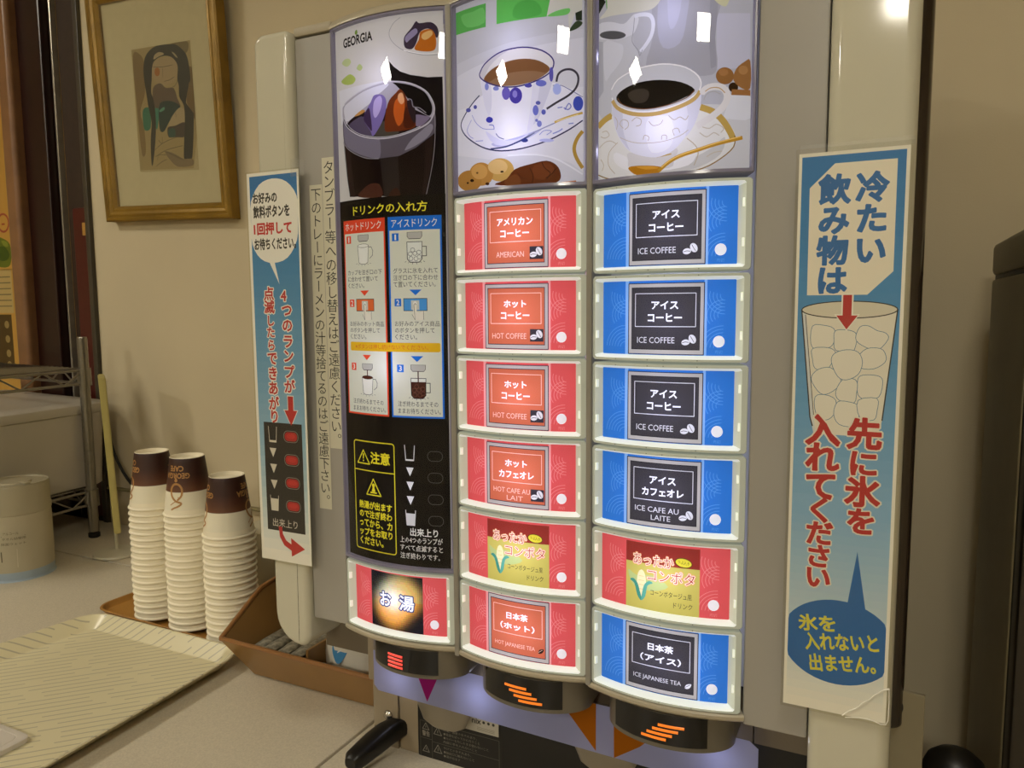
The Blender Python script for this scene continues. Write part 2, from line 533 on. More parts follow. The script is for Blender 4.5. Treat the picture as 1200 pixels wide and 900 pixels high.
# ------------------------------------------------------------------ the drink dispenser
FY = .65          # front plane
BOW = .013        # how far each column bows out
CW = .1365
COLX = {1: -.4550, 2: -.3125, 3: -.1705}
HW = CW / 2
RAD = (HW * HW + BOW * BOW) / (2 * BOW)
CYO = -BOW + RAD
ANG = math.asin(HW / RAD)
LEN = 2 * ANG * RAD * 1000.0      # arc length in millimetres
def cpl(s, z, off=0.0):
    """a point on a bowed column: s along the arc (mm), z (mm), off outwards (m); local to the column centre"""
    a = (s - LEN / 2) / 1000.0 / RAD
    return Vector(((RAD + off) * math.sin(a), CYO - (RAD + off) * math.cos(a), z / 1000.0))
def ring_loop(s0, s1, z0, z1, off, r=2.0, n=16, m=3):
    P = []
    def seg(a, b, k): return [(a[0] + (b[0] - a[0]) * i / k, a[1] + (b[1] - a[1]) * i / k) for i in range(k)]
    P += seg((s0 + r, z0), (s1 - r, z0), n) + seg((s1 - r, z0), (s1, z0 + r), 1)
    P += seg((s1, z0 + r), (s1, z1 - r), m) + seg((s1, z1 - r), (s1 - r, z1), 1)
    P += seg((s1 - r, z1), (s0 + r, z1), n) + seg((s0 + r, z1), (s0, z1 - r), 1)
    P += seg((s0, z1 - r), (s0, z0 + r), m) + seg((s0, z0 + r), (s0 + r, z0), 1)
    return [cpl(a, b, off) for a, b in P]
def bow_pane(s0, s1, z0, z1, off, n=16, th=.0012):
    bm = NB()
    A = [[bm.verts.new(cpl(s0 + (s1 - s0) * i / n, z, off)) for i in range(n + 1)] for z in (z0, z1)]
    for i in range(n): bm.faces.new((A[0][i], A[0][i + 1], A[1][i + 1], A[1][i]))
    return bm
def sweep(bm, c, prof, s0, s1, n=20, cap=True):
    rings = []
    for i in range(n + 1):
        s = s0 + (s1 - s0) * i / n
        rings.append([bm.verts.new(cpl(s, z * 1000, off) + Vector((COLX[c], FY, 0))) for off, z in prof])
    k = len(prof)
    for a, b in zip(rings, rings[1:]):
        for i in range(k): bm.faces.new((a[i], a[(i + 1) % k], b[(i + 1) % k], b[i]))
    if cap: bm.faces.new(rings[0]); bm.faces.new(rings[-1])
    return bm

cream = mat('cream_gloss_plastic', 'c8c4b0', .07, spec=.35, noise=(5, .03))
grey = mat('grey_panel_paint', 'a09c94', .38, noise=(8, .03))
silver = mat('warm_silver_plastic', 'b0a690', .3, noise=(8, .03))
darkbody = mat('dark_brown_body', '2b211a', .16, noise=(20, .15), coat=.5)
beige = mat('beige_painted_steel', '9d8f78', .35, noise=(10, .04))
acry = mat('acrylic_frame', 'b8bdb0', .16, emit=.17, noise=(30, .04))  # LED light inside the acrylic is put in as emission
acry_top = mat('lit_acrylic_rail', 'dfe6e2', .16, emit=.50, noise=(30, .04))  # stronger emission paints the brighter LED light on top and bottom bevels
acry_side = mat('lit_acrylic_side', 'ccd2c4', .16, emit=.28, noise=(30, .04))  # weaker emission paints the dimmer LED light on the side bevels
acry_edge = mat('acrylic_lug', 'eef5e4', .15, emit=.55)  # lug brightness is emission standing for LED light
lav = mat('lavender_acrylic_edge', '7d7a90', .14, coat=.3, emit=.05, noise=(20, .06))  # faint emission put in for panel light in the frame edge
clear = pane_mat('clear_acrylic', 'ffffff', .012)
black = mat('black_gloss', '0b0a0a', .12, noise=(30, .2))
blackm = mat('black_matt', '151310', .55, noise=(30, .15))

mach = thing('drink_dispenser', 'large cream and grey counter drink dispenser with glowing red and blue selection buttons', 'drink dispenser', (-.305, .9, -.515))
# body behind the front
bm = NB()
prism(bm, rpoly(-.60, .024, .712, 1.12, .012, .012, .006, .006), -.37, .292, axis='z', bev=.004)
obj('housing', bm, darkbody, mach)
# top trims over the columns and the side panels
bm = NB()
for c in (1, 2, 3):
    sweep(bm, c, [(.0015, .2835), (.0015, .2865), (-.002, .2915), (-.008, .2940), (-.06, .2945), (-.06, .2835)], -2.8, LEN + 2.8)
box(bm, -.575, -.5245, .650, .714, .2832, .2935, .003)
box(bm, -.101, -.048, .650, .714, .2835, .294, .003)
obj('top_trim', bm, silver, mach)
# side panels
bm = NB(); box(bm, -.5735, -.5245, FY, .716, -.350, .2815, .0025); obj('side_panel', bm, grey, mach)
bm = NB(); box(bm, -.1010, -.0485, FY, .716, -.3615, .2815, .0025); obj('side_panel', bm, grey, mach)
# rounded cream side trims
bm = NB(); pillow(bm, -.6235, -.5742, -.3835, .290, (.036, .014, .008, .013), .641, .722, .0065); obj('side_trim', bm, cream, mach)
bm = NB(); pillow(bm, -.0478, .0135, -.47, .31, (.004, .012, .013, .010), .641, .74, .010); obj('side_trim', bm, cream, mach)
# dividers between the columns
for x0, x1 in ((-.3866, -.3808), (-.2442, -.2388)):
    bm = NB(); box(bm, x0, x1, .646, .705, -.3555, .2835, .0015); obj('column_divider', bm, mat('divider_grey', '8f8a80', .3, noise=(10, .04)), mach)
# light box backs
bm = NB(); box(bm, -.5245, -.1015, .700, .711, -.352, .284); obj('light_box', bm, mat('light_box_white', 'cfcfcf', .8, noise=(10, .03)), mach)

# --- backlit picture panels
def plit(c): return lit(c, LIT * .92)
def photo(c, z0, z1, cv, name='picture_panel'):
    o0 = (COLX[c], FY, 0)
    bm = NB()
    loft(bm, [ring_loop(-.4, LEN + .4, z0, z1, -.045, 1.0, 20, 8), ring_loop(-.4, LEN + .4, z0, z1, .001, 1.0, 20, 8), ring_loop(.6, LEN - .6, z0 + 1, z1 - 1, .0025, 1.0, 20, 8), ring_loop(2.2, LEN - 2.0, z0 + 3.6, z1 - 2.8, .0022, 1.0, 20, 8), ring_loop(3.0, LEN - 2.8, z0 + 4.4, z1 - 3.6, -.0022, 1.0, 20, 8)])
    me = local_mesh(name, bm, lav)
    p = inst(name, me, o0, mach)
    me = cv.mesh('printed_film', lambda s, z: cpl(s, z, -.0012), plit)
    inst('printed_film', me, o0, p)
    inst('clear_cover', local_mesh('clear_cover', bow_pane(2.2, LEN - 2.0, z0 + 3.4, z1 - 2.6, .0012), clear, recalc=False), o0, p)
    return p
def led(c, z, w, y=.664):
    l = bpy.data.lights.new('led_lamp', 'POINT'); l.energy = w; l.shadow_soft_size = .006; l.color = (.66, .66, 1.0)
    o = bpy.data.objects.new('led_lamp', l); place(o, (COLX[c], y, z), mach)

# outlines of the printed pictures: [kind, colour, width, points in mm]
ART_C1 = [["p","cdc9c2",0,[[85.7,279.8],[80.3,267.9],[79.6,252.2],[80,235.1],[108.3,218.5],[135.4,216.9],[137,278.1],[109.7,284.2]]],["q","120e11",0,[[79.8,237.8],[84.4,232.5],[91.8,226.9],[102.5,222.7],[119.8,219.2],[134.9,219],[135.8,105.1],[112.9,103.6],[83.5,198.4]]],["s","9a9694",0.5,[[93,276.7],[85.5,272.5],[80.4,264.7],[82.5,257.1],[89.9,249.8],[99.4,244.5],[108.8,241.6],[120.2,239.4],[135.2,239.9]]],["s","e8e6e2",0.6,[[95.9,246],[108.8,242.4],[120.2,240.7],[135.3,241.1]]],["p","3a2e3c",0,[[96.4,256.4],[98.6,260.4],[104.7,266],[109.4,271.6],[112.8,269.4],[124.1,269.6],[130.2,265.1],[131.7,258.8],[130,254.7],[127.3,258],[122.9,263.4],[117.3,263.3],[112.6,260.1],[109,251],[104.2,246.2],[97.2,248.8]]],["p","b8651c",0,[[113.8,261.5],[122.9,263.4],[127.8,259],[129.3,249.5],[126.4,243.4],[115.7,243.3],[107.2,246.4],[112,254.4]]],["p","d9ad6a",0,[[116.1,259.8],[124,262.1],[125.6,258.1],[119.3,253.8],[114.8,255.7]]],["p","8d83a0",0,[[98,258.3],[108.1,265.1],[110.6,260.8],[102.1,254.8],[99,253]]],["p","b9c48a",0,[[15.5,246.2],[20.5,249.6],[27.8,248.6],[30.2,244.3],[23.8,241.7]]],["p","b0bd7c",0,[[38.4,237.3],[42.6,240.9],[46.8,236.9],[43.1,234.2]]],["p","a4b45a",0,[[13.5,228.8],[19.6,232],[28.9,233.5],[36.4,227.8],[32,223.6],[21.2,224.5]]],["q","d5d3d4",0,[[9,220.7],[79,220.3],[78.4,199],[11.3,186.3]]],["p","a8a3ab",0,[[24.2,208.9],[46.4,215.2],[66.9,218.1],[84,218.5],[102.3,214.7],[117.3,207.3],[124.5,197.4],[126.6,189.3],[122.5,178.9],[113.2,173.1],[95.2,167.8],[77.5,165.6],[59.6,166.8],[39.9,172],[22.9,181.7],[14.7,192],[14.2,202.2],[17.3,205.1]]],["p","cfcdd3",0,[[26.8,207.3],[46.3,213.5],[66.8,216.5],[78.9,216.6],[70.7,210.6],[59.5,205.6],[56.4,201.7],[45.7,197.2],[23.2,188.4],[17.7,193.8],[17.2,202.8]]],["p","0e0b0d",0,[[84,217.4],[102.3,213.2],[116.1,206.3],[122.2,197.5],[124.3,189.5],[121.4,183.2],[114.6,186.8],[106.6,192.7],[98.5,201.8],[91.3,209.9],[86.5,214.7]]],["p","1d1318",0,[[19.6,184.4],[30.5,190.6],[45.6,193.9],[59,193.2],[72.9,193.6],[95.9,194.6],[107.7,189.4],[119.1,183.4],[122.5,180.5],[113.2,174.1],[95.3,168.7],[77.5,166.4],[59.7,167.7],[39.9,172.8],[26.5,179.8]]],["p","544a60",0,[[23.9,183.2],[35.6,188.7],[46.2,189.4],[55.6,177.2],[58.3,171.4],[53.9,169.5],[40,173.7]]],["p","7d7088",0,[[107.6,185.1],[116.8,183.5],[121.9,181.6],[114.4,175.1],[108.5,173.9],[105.1,178.9]]],["p","c08a4a",0,[[33.2,191.8],[44.1,196.3],[48.7,194.5],[40.7,191.8]]],["p","4a443c",0,[[69.9,182.1],[83,177.5],[89.1,169.4],[77.5,167],[65.3,168.2],[58.4,172.5]]],["p","7a6aa6",0,[[46.1,188.3],[56.4,202.2],[61,208.1],[70.7,207.4],[75.2,202],[74.9,193.4],[71.3,184.1],[65.6,176],[58.3,169.2],[54.8,175.1]]],["p","b7a6d8",0,[[60.8,202.7],[67.9,206.7],[70.5,201.5],[67.5,192.1],[61.7,186.3],[59,192.1]]],["p","3d2b4a",0,[[46.1,187.8],[53.3,197.2],[56,188.1],[57,174.8],[53.4,177.5]]],["p","6b2e14",0,[[78.4,200.6],[86.3,207.2],[91.4,210.4],[96.7,204.1],[103,188.7],[107.4,176.6],[103.8,172.6],[94.1,171.2],[81.5,171.2],[73,173.1],[74.1,188.1]]],["p","c0591f",0,[[86.1,200.8],[94.9,203.2],[95.8,192.4],[94.3,181.9],[89.2,175.9],[85.6,180.5],[83.3,190.4]]],["p","dfa070",0,[[89.4,205.8],[93.7,206.5],[95.4,198.9],[92.2,196],[88.6,200.6]]],["p","4a1d10",0,[[95.8,191.4],[100.6,192],[105.2,183.2],[106.2,175.6],[99,172.9],[94.2,176.5]]],["p","2a1d22",0,[[98.4,198.6],[104.3,197.1],[106.6,191.6],[107.5,179.8],[105.1,177.8],[100.5,186.7]]],["s","8a8690",0.8,[[98.4,200.7],[103.2,199.3],[104.8,192.8],[111.2,191.3],[118,186.1]]],["p","5d5660",0,[[14.7,192.6],[22.9,181.7],[39.9,171.7],[59.6,166.2],[77.4,165],[95.2,167.3],[113.2,172.2],[122.4,178.1],[126.6,187.2],[125.9,167.1],[106.9,154.1],[88.5,147.3],[64.7,146.8],[47,149.5],[25.5,158.8],[15.4,167]]],["p","787281",0,[[16.4,187.2],[26.4,177.8],[39.9,170.9],[59.6,165.5],[66.6,164.8],[66.1,147.5],[51.7,149.5],[29.1,158.3],[17.4,167.8]]],["p","8b8692",0,[[102.4,162],[113.1,169.9],[122.4,175.8],[124.6,171.4],[118.7,163.1],[107,156.3],[98.5,153.1],[94.9,152.8]]],["q","1b1110",0,[[15.4,167],[25.5,158.8],[47,149.5],[64.7,146.8],[88.5,147.3],[106.9,154.1],[125.4,166],[125.7,158.6],[123,137.3],[118.5,120.2],[115.9,106.8],[22.5,113.1],[18.9,136.9]]],["q","2c2522",0,[[66.1,146.9],[87.3,147],[88.8,108.6],[70.5,109.7]]],["q","2b1d1b",0,[[16,166.3],[24.7,160],[28.1,135.9],[31,112.3],[23.8,113],[19.2,136.9]]],["q","261a18",0,[[116.4,159],[124.5,164.5],[121.7,137.3],[115.3,106.8],[111.8,106.9],[115.9,135.4]]],["p","4b2a20",0,[[35.9,111.9],[44.4,119.6],[55.3,123.6],[65.3,121.1],[67,109.4]]],["p","3a2018",0,[[75.9,108.8],[80,115.7],[86.5,116.4],[88.8,108]]],["s","c4c0c6",0.9,[[14.2,202.2],[14.7,192],[22.9,181.5],[39.9,171.8],[59.6,166.6],[77.4,165.5],[95.2,167.6],[113.2,172.8],[122.4,178.7],[126.6,189.3],[123.9,198.5],[117.3,207.3],[102.3,214.9],[84,218.5],[66.9,218.3],[46.4,215.4],[26,209.7],[17.4,206.2]]],["s","e4e2e6",0.4,[[16.7,192.8],[25.7,181.8],[40.8,173.3],[59.7,168.4],[77.5,167],[95.3,169.1],[112,174]]],["s","8a8488",0.7,[[126.6,187.2],[126.5,162.8],[123.4,137.2],[116.5,108.4]]],["s","a8a4a8",0.5,[[15.4,167],[25.5,158.6],[47,149.2],[64.7,146.8]]],["s","6f6a6c",0.6,[[14.5,169.4],[18,139.3],[22.6,114.8]]]]
ART_C2 = [["q","bdbcc0",0,[[5,279.2],[135.5,267.7],[135.8,170.4],[2.8,185.5]]],["q","d0cfd4",0,[[5.4,216.7],[68.1,226.9],[135.6,232.8],[135.9,100.4],[1.1,109.9]]],["q","c5c4c9",0,[[5.6,227.8],[68.2,235.4],[135.6,240],[135.6,232.8],[68.1,226.9],[5.4,216.7]]],["q","d8d7db",0,[[4.7,185.2],[135.7,191.4],[135.9,100.4],[1.1,109.9]]],["q","58a84f",0,[[4,274.5],[42.8,273.9],[42.5,253.3],[3.5,254.6]]],["p","6cba62",0,[[11.8,269.7],[27.9,270],[39.7,270.6],[40.9,257.4],[19.9,257.8]]],["q","5db653",0,[[54.7,276.4],[108.2,271.8],[103.2,252.7],[54.4,253.4]]],["p","4fa548",0,[[75.7,267.8],[92,267.5],[98.7,256.3],[80.4,253.5],[70.9,258.1]]],["q","c9c7ba",0,[[107.6,272.8],[135,271.8],[134.5,255],[128.6,253.7],[123.3,239.2],[122.2,253.1],[123.3,258.2],[110.9,256.6],[103.2,252.9]]],["p","6fbf62",0,[[103.7,252.9],[110.9,256.3],[123.3,258],[122.5,253.3],[114.1,252.2]]],["q","26301f",0,[[128.6,253.7],[134.5,255.7],[134.5,247.1],[129.2,247.3]]],["p","33402a",0,[[123,238.9],[129.2,246.7],[134.5,246],[134,243.2],[129.2,240.1]]],["p","e1e0ea",0,[[9.7,170.5],[13.4,177.8],[25,188.1],[45.7,195.8],[80,198],[108.6,196.4],[124.9,189.6],[135.2,182.9],[135.2,162.4],[122.8,155],[102.9,146.5],[79.7,141.8],[58.5,141.6],[40.8,145.8],[26,153.4],[14.8,161.8]]],["s","2a2c52",1.2,[[34.2,194.3],[25,188.1],[13.4,177.8],[9.7,170.5],[14.8,161.8],[26,153.4],[40.8,145.8],[58.5,141.6],[79.7,141.8],[102.9,146.5],[122.8,155],[135.2,162.7]]],["s","6a6c92",0.6,[[108.6,193.9],[116.2,193.4],[124.9,188.7],[135.2,182.5]]],["p","b9b9d8",0,[[47.9,149.4],[65,150.8],[82.1,153.5],[98.4,157.5],[91.5,152.7],[74.9,146.6],[54.6,145.4]]],["p","d3d2e6",0,[[41,161.3],[57.3,151.6],[74.9,150.3],[86.9,155.2],[74.9,146.6],[51.9,147.8]]],["p","e9e8f2",0,[[36.2,208.4],[43,204.2],[55.1,199.2],[67.9,196.5],[80,196.4],[94,199.2],[105.3,204.4],[109.5,210.6],[108.6,198.1],[103,182.8],[96.2,168.3],[89.2,160.3],[79.8,153.7],[67.5,151.6],[57.3,153.8],[52.1,161],[42.7,179.8],[37.9,194.8]]],["p","d9d8e4",0,[[36.5,207.8],[43,203.8],[47.8,201],[48.6,186.6],[47.5,179.1],[45.4,174.5],[41.3,181.7],[38,194.2]]],["p","cfcedc",0,[[96.3,199.7],[105.3,204.4],[109.4,210.1],[108.6,198.1],[103,182.8],[96.7,168.8],[90.4,161.3],[92.2,171.8],[94.5,183.3]]],["p","dddce8",0,[[90.6,197.6],[96.8,199.6],[94.8,183.3],[92.2,171.8],[90.4,161.3],[84.5,156.5],[87,171.2]]],["p","f2f1f8",0,[[58.8,178.7],[70.2,179.4],[79.9,175.1],[78.6,161.3],[67.5,153.8],[58.7,159.1]]],["p","d8d4d2",0,[[34.5,213.1],[40.4,220.8],[55.5,227.8],[70.6,229.7],[84.9,228.8],[98.6,224.6],[107.5,218.1],[109.5,211.6],[105.3,204.7],[94,199.4],[80,196.6],[67.9,196.7],[55.1,199.4],[43,204.5],[35.9,209.6]]],["p","c6c2c4",0,[[35.3,213],[40.7,220.2],[55.4,227.2],[65.7,228.3],[58,225.3],[46,217.6],[39.1,207.9]]],["p","8d6a4c",0,[[39.5,207.9],[48.6,215],[65.6,219.3],[82.5,219.4],[96.3,216],[105.8,209.3],[103,204.6],[91.7,199.4],[75.2,197.4],[59.1,198.9],[45.8,203.3]]],["p","7a5232",0,[[40.2,208.3],[48.6,215],[65.6,219.1],[82.5,219.2],[96.3,215.8],[105.5,209.3],[101.9,205.5],[91.8,207.8],[75.3,209.1],[57.8,208.1],[45.8,204.6]]],["s","352a6e",1.2,[[34.5,213.1],[40.4,220.8],[55.5,227.8],[70.6,229.7],[84.9,228.8],[98.6,224.6],[107.5,218.1],[109.5,211.6],[105.3,204.7],[94,199.4],[80,196.6],[67.9,196.7],[55.1,199.4],[43,204.5],[35.9,209.6],[34.5,213.1]]],["s","3a3640",1.9,[[111.9,196.8],[113.5,203],[118.4,206.3],[124.9,206.4],[129.8,203.1],[131.4,197.8],[129.3,190.6],[122.8,184.6],[111.8,179],[103,174.3]]],["p","4a3fa0",0,[[79.9,187.9],[79,184.5],[76.7,182.2],[73.6,181.6],[70.4,182.9],[68,185.8],[67.2,189.4],[68.1,192.8],[70.5,195.1],[73.7,195.7],[76.8,194.4],[79.1,191.5]]],["p","6b60b8",0,[[68.1,191.1],[67.5,188.4],[65.9,186.6],[63.8,186.1],[61.6,187.1],[60.1,189.4],[59.5,192.3],[60.1,195],[61.7,196.8],[63.9,197.3],[66,196.2],[67.6,194]]],["p","8a80cc",0,[[75.2,189.7],[74.9,188.2],[74,187.1],[72.7,186.8],[71.5,187.4],[70.6,188.7],[70.3,190.3],[70.7,191.9],[71.6,192.9],[72.8,193.2],[74,192.6],[74.9,191.4]]],["p","3d3fa8",0,[[49.5,170.3],[49,169.1],[47.5,168.3],[45.6,168.2],[43.7,168.8],[42.2,170],[41.7,171.4],[42.3,172.6],[43.7,173.4],[45.7,173.5],[47.6,172.8],[49,171.7]]],["p","3f4fae",0,[[135.7,177.1],[135.1,174],[133.5,171.7],[131.2,171],[129,171.9],[127.3,174.3],[126.7,177.4],[127.3,180.6],[128.9,182.8],[131.2,183.5],[133.5,182.6],[135.1,180.3]]],["p","6a70c0",0,[[95.5,173.7],[95.1,171.5],[94.1,169.9],[92.7,169.4],[91.4,170.2],[90.4,171.9],[90,174.1],[90.4,176.3],[91.4,177.9],[92.8,178.4],[94.1,177.6],[95.1,175.9]]],["p","6a70c0",0,[[102.9,196.2],[102.2,194.9],[100.4,194.1],[98,193.9],[95.5,194.5],[93.6,195.7],[93,197.1],[93.6,198.5],[95.5,199.3],[98,199.4],[100.4,198.8],[102.2,197.7]]],["p","4a48a0",0,[[89.4,195.6],[88.9,194.7],[87.7,194.1],[85.9,194.1],[84.2,194.5],[82.9,195.3],[82.4,196.4],[82.9,197.3],[84.2,197.8],[85.9,197.9],[87.7,197.4],[88.9,196.6]]],["p","5a55a8",0,[[109.1,203.3],[108.9,200.2],[108.2,197.9],[107.2,197.2],[106.3,198.1],[105.6,200.4],[105.4,203.6],[105.6,206.7],[106.3,209],[107.3,209.7],[108.2,208.8],[108.9,206.5]]],["p","a9b4e6",0,[[116.1,190.2],[115.6,187.9],[114.3,186.3],[112.4,185.8],[110.5,186.5],[109.2,188.3],[108.7,190.7],[109.2,193.1],[110.5,194.7],[112.4,195.2],[114.3,194.4],[115.6,192.6]]],["p","50529c",0,[[23.3,182.8],[22.9,182],[21.7,181.5],[20.1,181.5],[18.5,182],[17.3,182.9],[16.9,183.9],[17.3,184.8],[18.5,185.3],[20.2,185.3],[21.8,184.8],[22.9,183.9]]],["p","50529c",0,[[31.1,184.3],[30.8,183.5],[30,183],[29,182.9],[27.9,183.3],[27.1,184.1],[26.8,185],[27.1,185.9],[27.9,186.4],[29,186.5],[30.1,186.1],[30.8,185.3]]],["p","5a5ea8",0,[[97.3,179.9],[97,179],[96.2,178.5],[95.1,178.4],[93.9,178.7],[93.1,179.4],[92.8,180.3],[93.1,181.1],[93.9,181.6],[95.1,181.8],[96.2,181.4],[97,180.7]]],["p","7a80c4",0,[[98.4,161.7],[98.1,160.4],[97.3,159.4],[96.1,159.1],[95,159.6],[94.2,160.7],[93.9,162.1],[94.2,163.5],[95,164.4],[96.1,164.7],[97.3,164.2],[98.1,163.1]]],["p","6a70b8",0,[[95,165],[94.8,164.4],[94.3,163.9],[93.6,163.8],[92.9,164],[92.4,164.6],[92.3,165.2],[92.4,165.8],[93,166.3],[93.6,166.4],[94.3,166.1],[94.8,165.6]]],["p","5a60b0",0,[[102.2,171.5],[101.9,170.4],[101.1,169.6],[100.1,169.4],[99.1,169.8],[98.4,170.7],[98.1,171.9],[98.4,173],[99.1,173.8],[100.1,174],[101.2,173.6],[101.9,172.7]]],["p","8088c8",0,[[45.2,200.4],[44.9,198.8],[44,197.7],[42.9,197.5],[41.8,198.1],[41,199.4],[40.7,201.1],[41,202.7],[41.9,203.7],[43,204],[44.1,203.4],[44.9,202]]],["p","8088c8",0,[[56.3,197],[55.9,196.1],[54.7,195.6],[53.1,195.6],[51.5,196.1],[50.4,197],[49.9,198],[50.4,198.9],[51.6,199.4],[53.2,199.5],[54.7,199],[55.9,198.1]]],["s","6a70b8",0.9,[[119.5,172.5],[122.8,177.6],[124.9,174.9],[122.2,172.4],[118.4,174.2]]],["s","6a70b8",0.8,[[112.9,174.5],[117.3,174.8]]],["s","8488c0",0.5,[[24.8,178.1],[29.4,170.7],[38.2,163.9],[50.7,161.7]]],["s","8488c0",0.5,[[24,173.8],[18.2,165.7],[21.3,159.6],[26.1,156.7]]],["s","8488c0",0.6,[[29.1,153.8],[38,153.1]]],["s","8a90c8",0.6,[[96.1,152.3],[100.7,155.7],[107.4,154.7],[102.9,151.8]]],["s","6a70b8",0.8,[[45.3,166.3],[50.1,165.1],[50.7,161.7]]],["s","8a90c8",1,[[108.5,152.5],[114,154.3],[117.3,156.3]]],["s","8a90c8",1,[[122.8,160.3],[127.1,160.6]]],["p","b5b8e0",0,[[109.6,146.6],[108.7,145.9],[106.2,145.5],[102.9,145.5],[99.5,146],[97,146.7],[96.1,147.5],[97,148.2],[99.5,148.6],[102.9,148.5],[106.2,148.1],[108.7,147.4]]],["s","4a4c80",0.7,[[52.7,157.6],[56,154],[61.2,151.7]]],["s","3b4470",1.4,[[46.4,144.6],[63.7,144.9],[79.7,149.4],[91.5,154.8]]],["s","8f93b4",0.9,[[84.5,152.2],[96.1,156.6],[110.7,161.7]]],["p","2f3a80",0,[[85.4,148.3],[85,147.5],[83.8,147],[82.1,146.9],[80.4,147.3],[79.2,148],[78.8,148.9],[79.2,149.7],[80.5,150.2],[82.1,150.3],[83.8,150],[85,149.2]]],["s","c9a850",2,[[110.2,162.2],[120.6,165.6],[135.2,169.2]]],["s","eadcae",0.6,[[111.8,162.9],[131.4,167.8]]],["q","cfcfd4",0,[[1.9,144.3],[54.4,133.3],[67.4,136.4],[102.8,133.7],[125,126.2],[135.9,117.4],[135.9,103.5],[1.1,109.7]]],["s","e4e4e8",1.4,[[64.9,136.6],[91.4,135.5],[109.6,131.2],[122.8,124.2],[135.3,116.3]]],["p","c19a52",0,[[71.3,123.5],[69.4,118.4],[64.2,115.1],[56.9,114.3],[49.4,116.3],[43.8,120.8],[41.7,126.3],[43.9,131.3],[49.6,134.6],[57.1,135.2],[64.3,133.1],[69.5,128.8]]],["p","b4823f",0,[[49.3,121.6],[47.4,116.5],[42.4,113.1],[35.3,112.4],[27.9,114.5],[22.3,119.1],[20.2,124.7],[22.4,129.9],[28.2,133.1],[35.6,133.7],[42.6,131.4],[47.6,127]]],["p","ab7a38",0,[[35.8,116.8],[33.7,112.2],[28.2,109.3],[20.4,108.7],[12.2,110.9],[5.9,115.2],[3.6,120.4],[6.1,125],[12.5,127.8],[20.8,128.1],[28.5,125.9],[33.9,121.8]]],["p","d3b070",0,[[64.8,126.8],[63.4,123.6],[59.6,121.5],[54.3,121.1],[48.9,122.5],[44.9,125.4],[43.4,128.9],[45,132],[49.1,134],[54.5,134.4],[59.7,133],[63.4,130.2]]],["p","c69650",0,[[42.8,124.5],[41.5,121.2],[38,119],[33.1,118.5],[28.1,120],[24.4,123],[23,126.7],[24.5,130],[28.3,132.1],[33.3,132.5],[38.2,131],[41.6,128.1]]],["p","5f3016",0,[[50.8,112],[63.4,115.9],[72.3,124],[89.1,127.6],[102.8,129.4],[111.8,125.2],[115.6,118],[114.5,111.6],[105,108.6],[79.5,108.7]]],["p","70401f",0,[[62.1,114.9],[72.2,119.6],[77.1,115.9],[77.1,109.9],[63.4,110.2]]],["p","6d391c",0,[[91.4,125.8],[102.8,127.8],[109.5,122.6],[105.1,114.2],[93.7,113.8],[89,119.5]]],["s","3a1a0c",0.7,[[98.3,128.6],[101.1,123],[106.2,118.5],[102.8,113.3]]],["s","3a1a0c",0.7,[[111.8,122.5],[106.2,116.3],[101.7,114.4]]],["s","3a1a0c",0.7,[[86.7,124],[90.2,117.2],[89,110.8]]],["s","4a2410",0.6,[[74.7,120.5],[79.5,115.8],[84.3,114.4]]],["p","241208",0,[[26.4,118.1],[26,117.5],[25.1,117.1],[23.8,117],[22.5,117.4],[21.6,118],[21.3,118.7],[21.6,119.3],[22.6,119.7],[23.8,119.8],[25.1,119.4],[26,118.8]]],["p","33200f",0,[[19.6,116.6],[19.4,116.2],[18.8,115.9],[18.1,115.9],[17.3,116.1],[16.8,116.5],[16.6,116.9],[16.8,117.4],[17.4,117.6],[18.1,117.7],[18.9,117.5],[19.4,117.1]]],["p","33200f",0,[[60.8,122.7],[60.5,122.3],[59.8,122.1],[58.9,122],[58,122.2],[57.4,122.6],[57.1,123.1],[57.4,123.5],[58,123.8],[59,123.8],[59.9,123.6],[60.5,123.2]]],["p","40200f",0,[[44.8,113.4],[44.5,112.7],[43.6,112.3],[42.5,112.2],[41.4,112.5],[40.5,113.1],[40.2,113.8],[40.6,114.4],[41.4,114.8],[42.5,114.9],[43.7,114.6],[44.5,114]]],["p","6a4520",0,[[31.8,124.5],[31.7,124.1],[31.1,123.8],[30.5,123.8],[29.8,124],[29.3,124.4],[29.1,124.8],[29.3,125.3],[29.8,125.5],[30.5,125.6],[31.2,125.4],[31.7,125]]],["s","b08d3e",3.2,[[135.3,153.4],[130.4,147.3],[127.7,138.9],[129.9,130.3],[135.3,121.6]]],["q","b5714a",0,[[115.1,110],[129.4,111.1],[129.9,109.5],[115.3,108.6]]]]
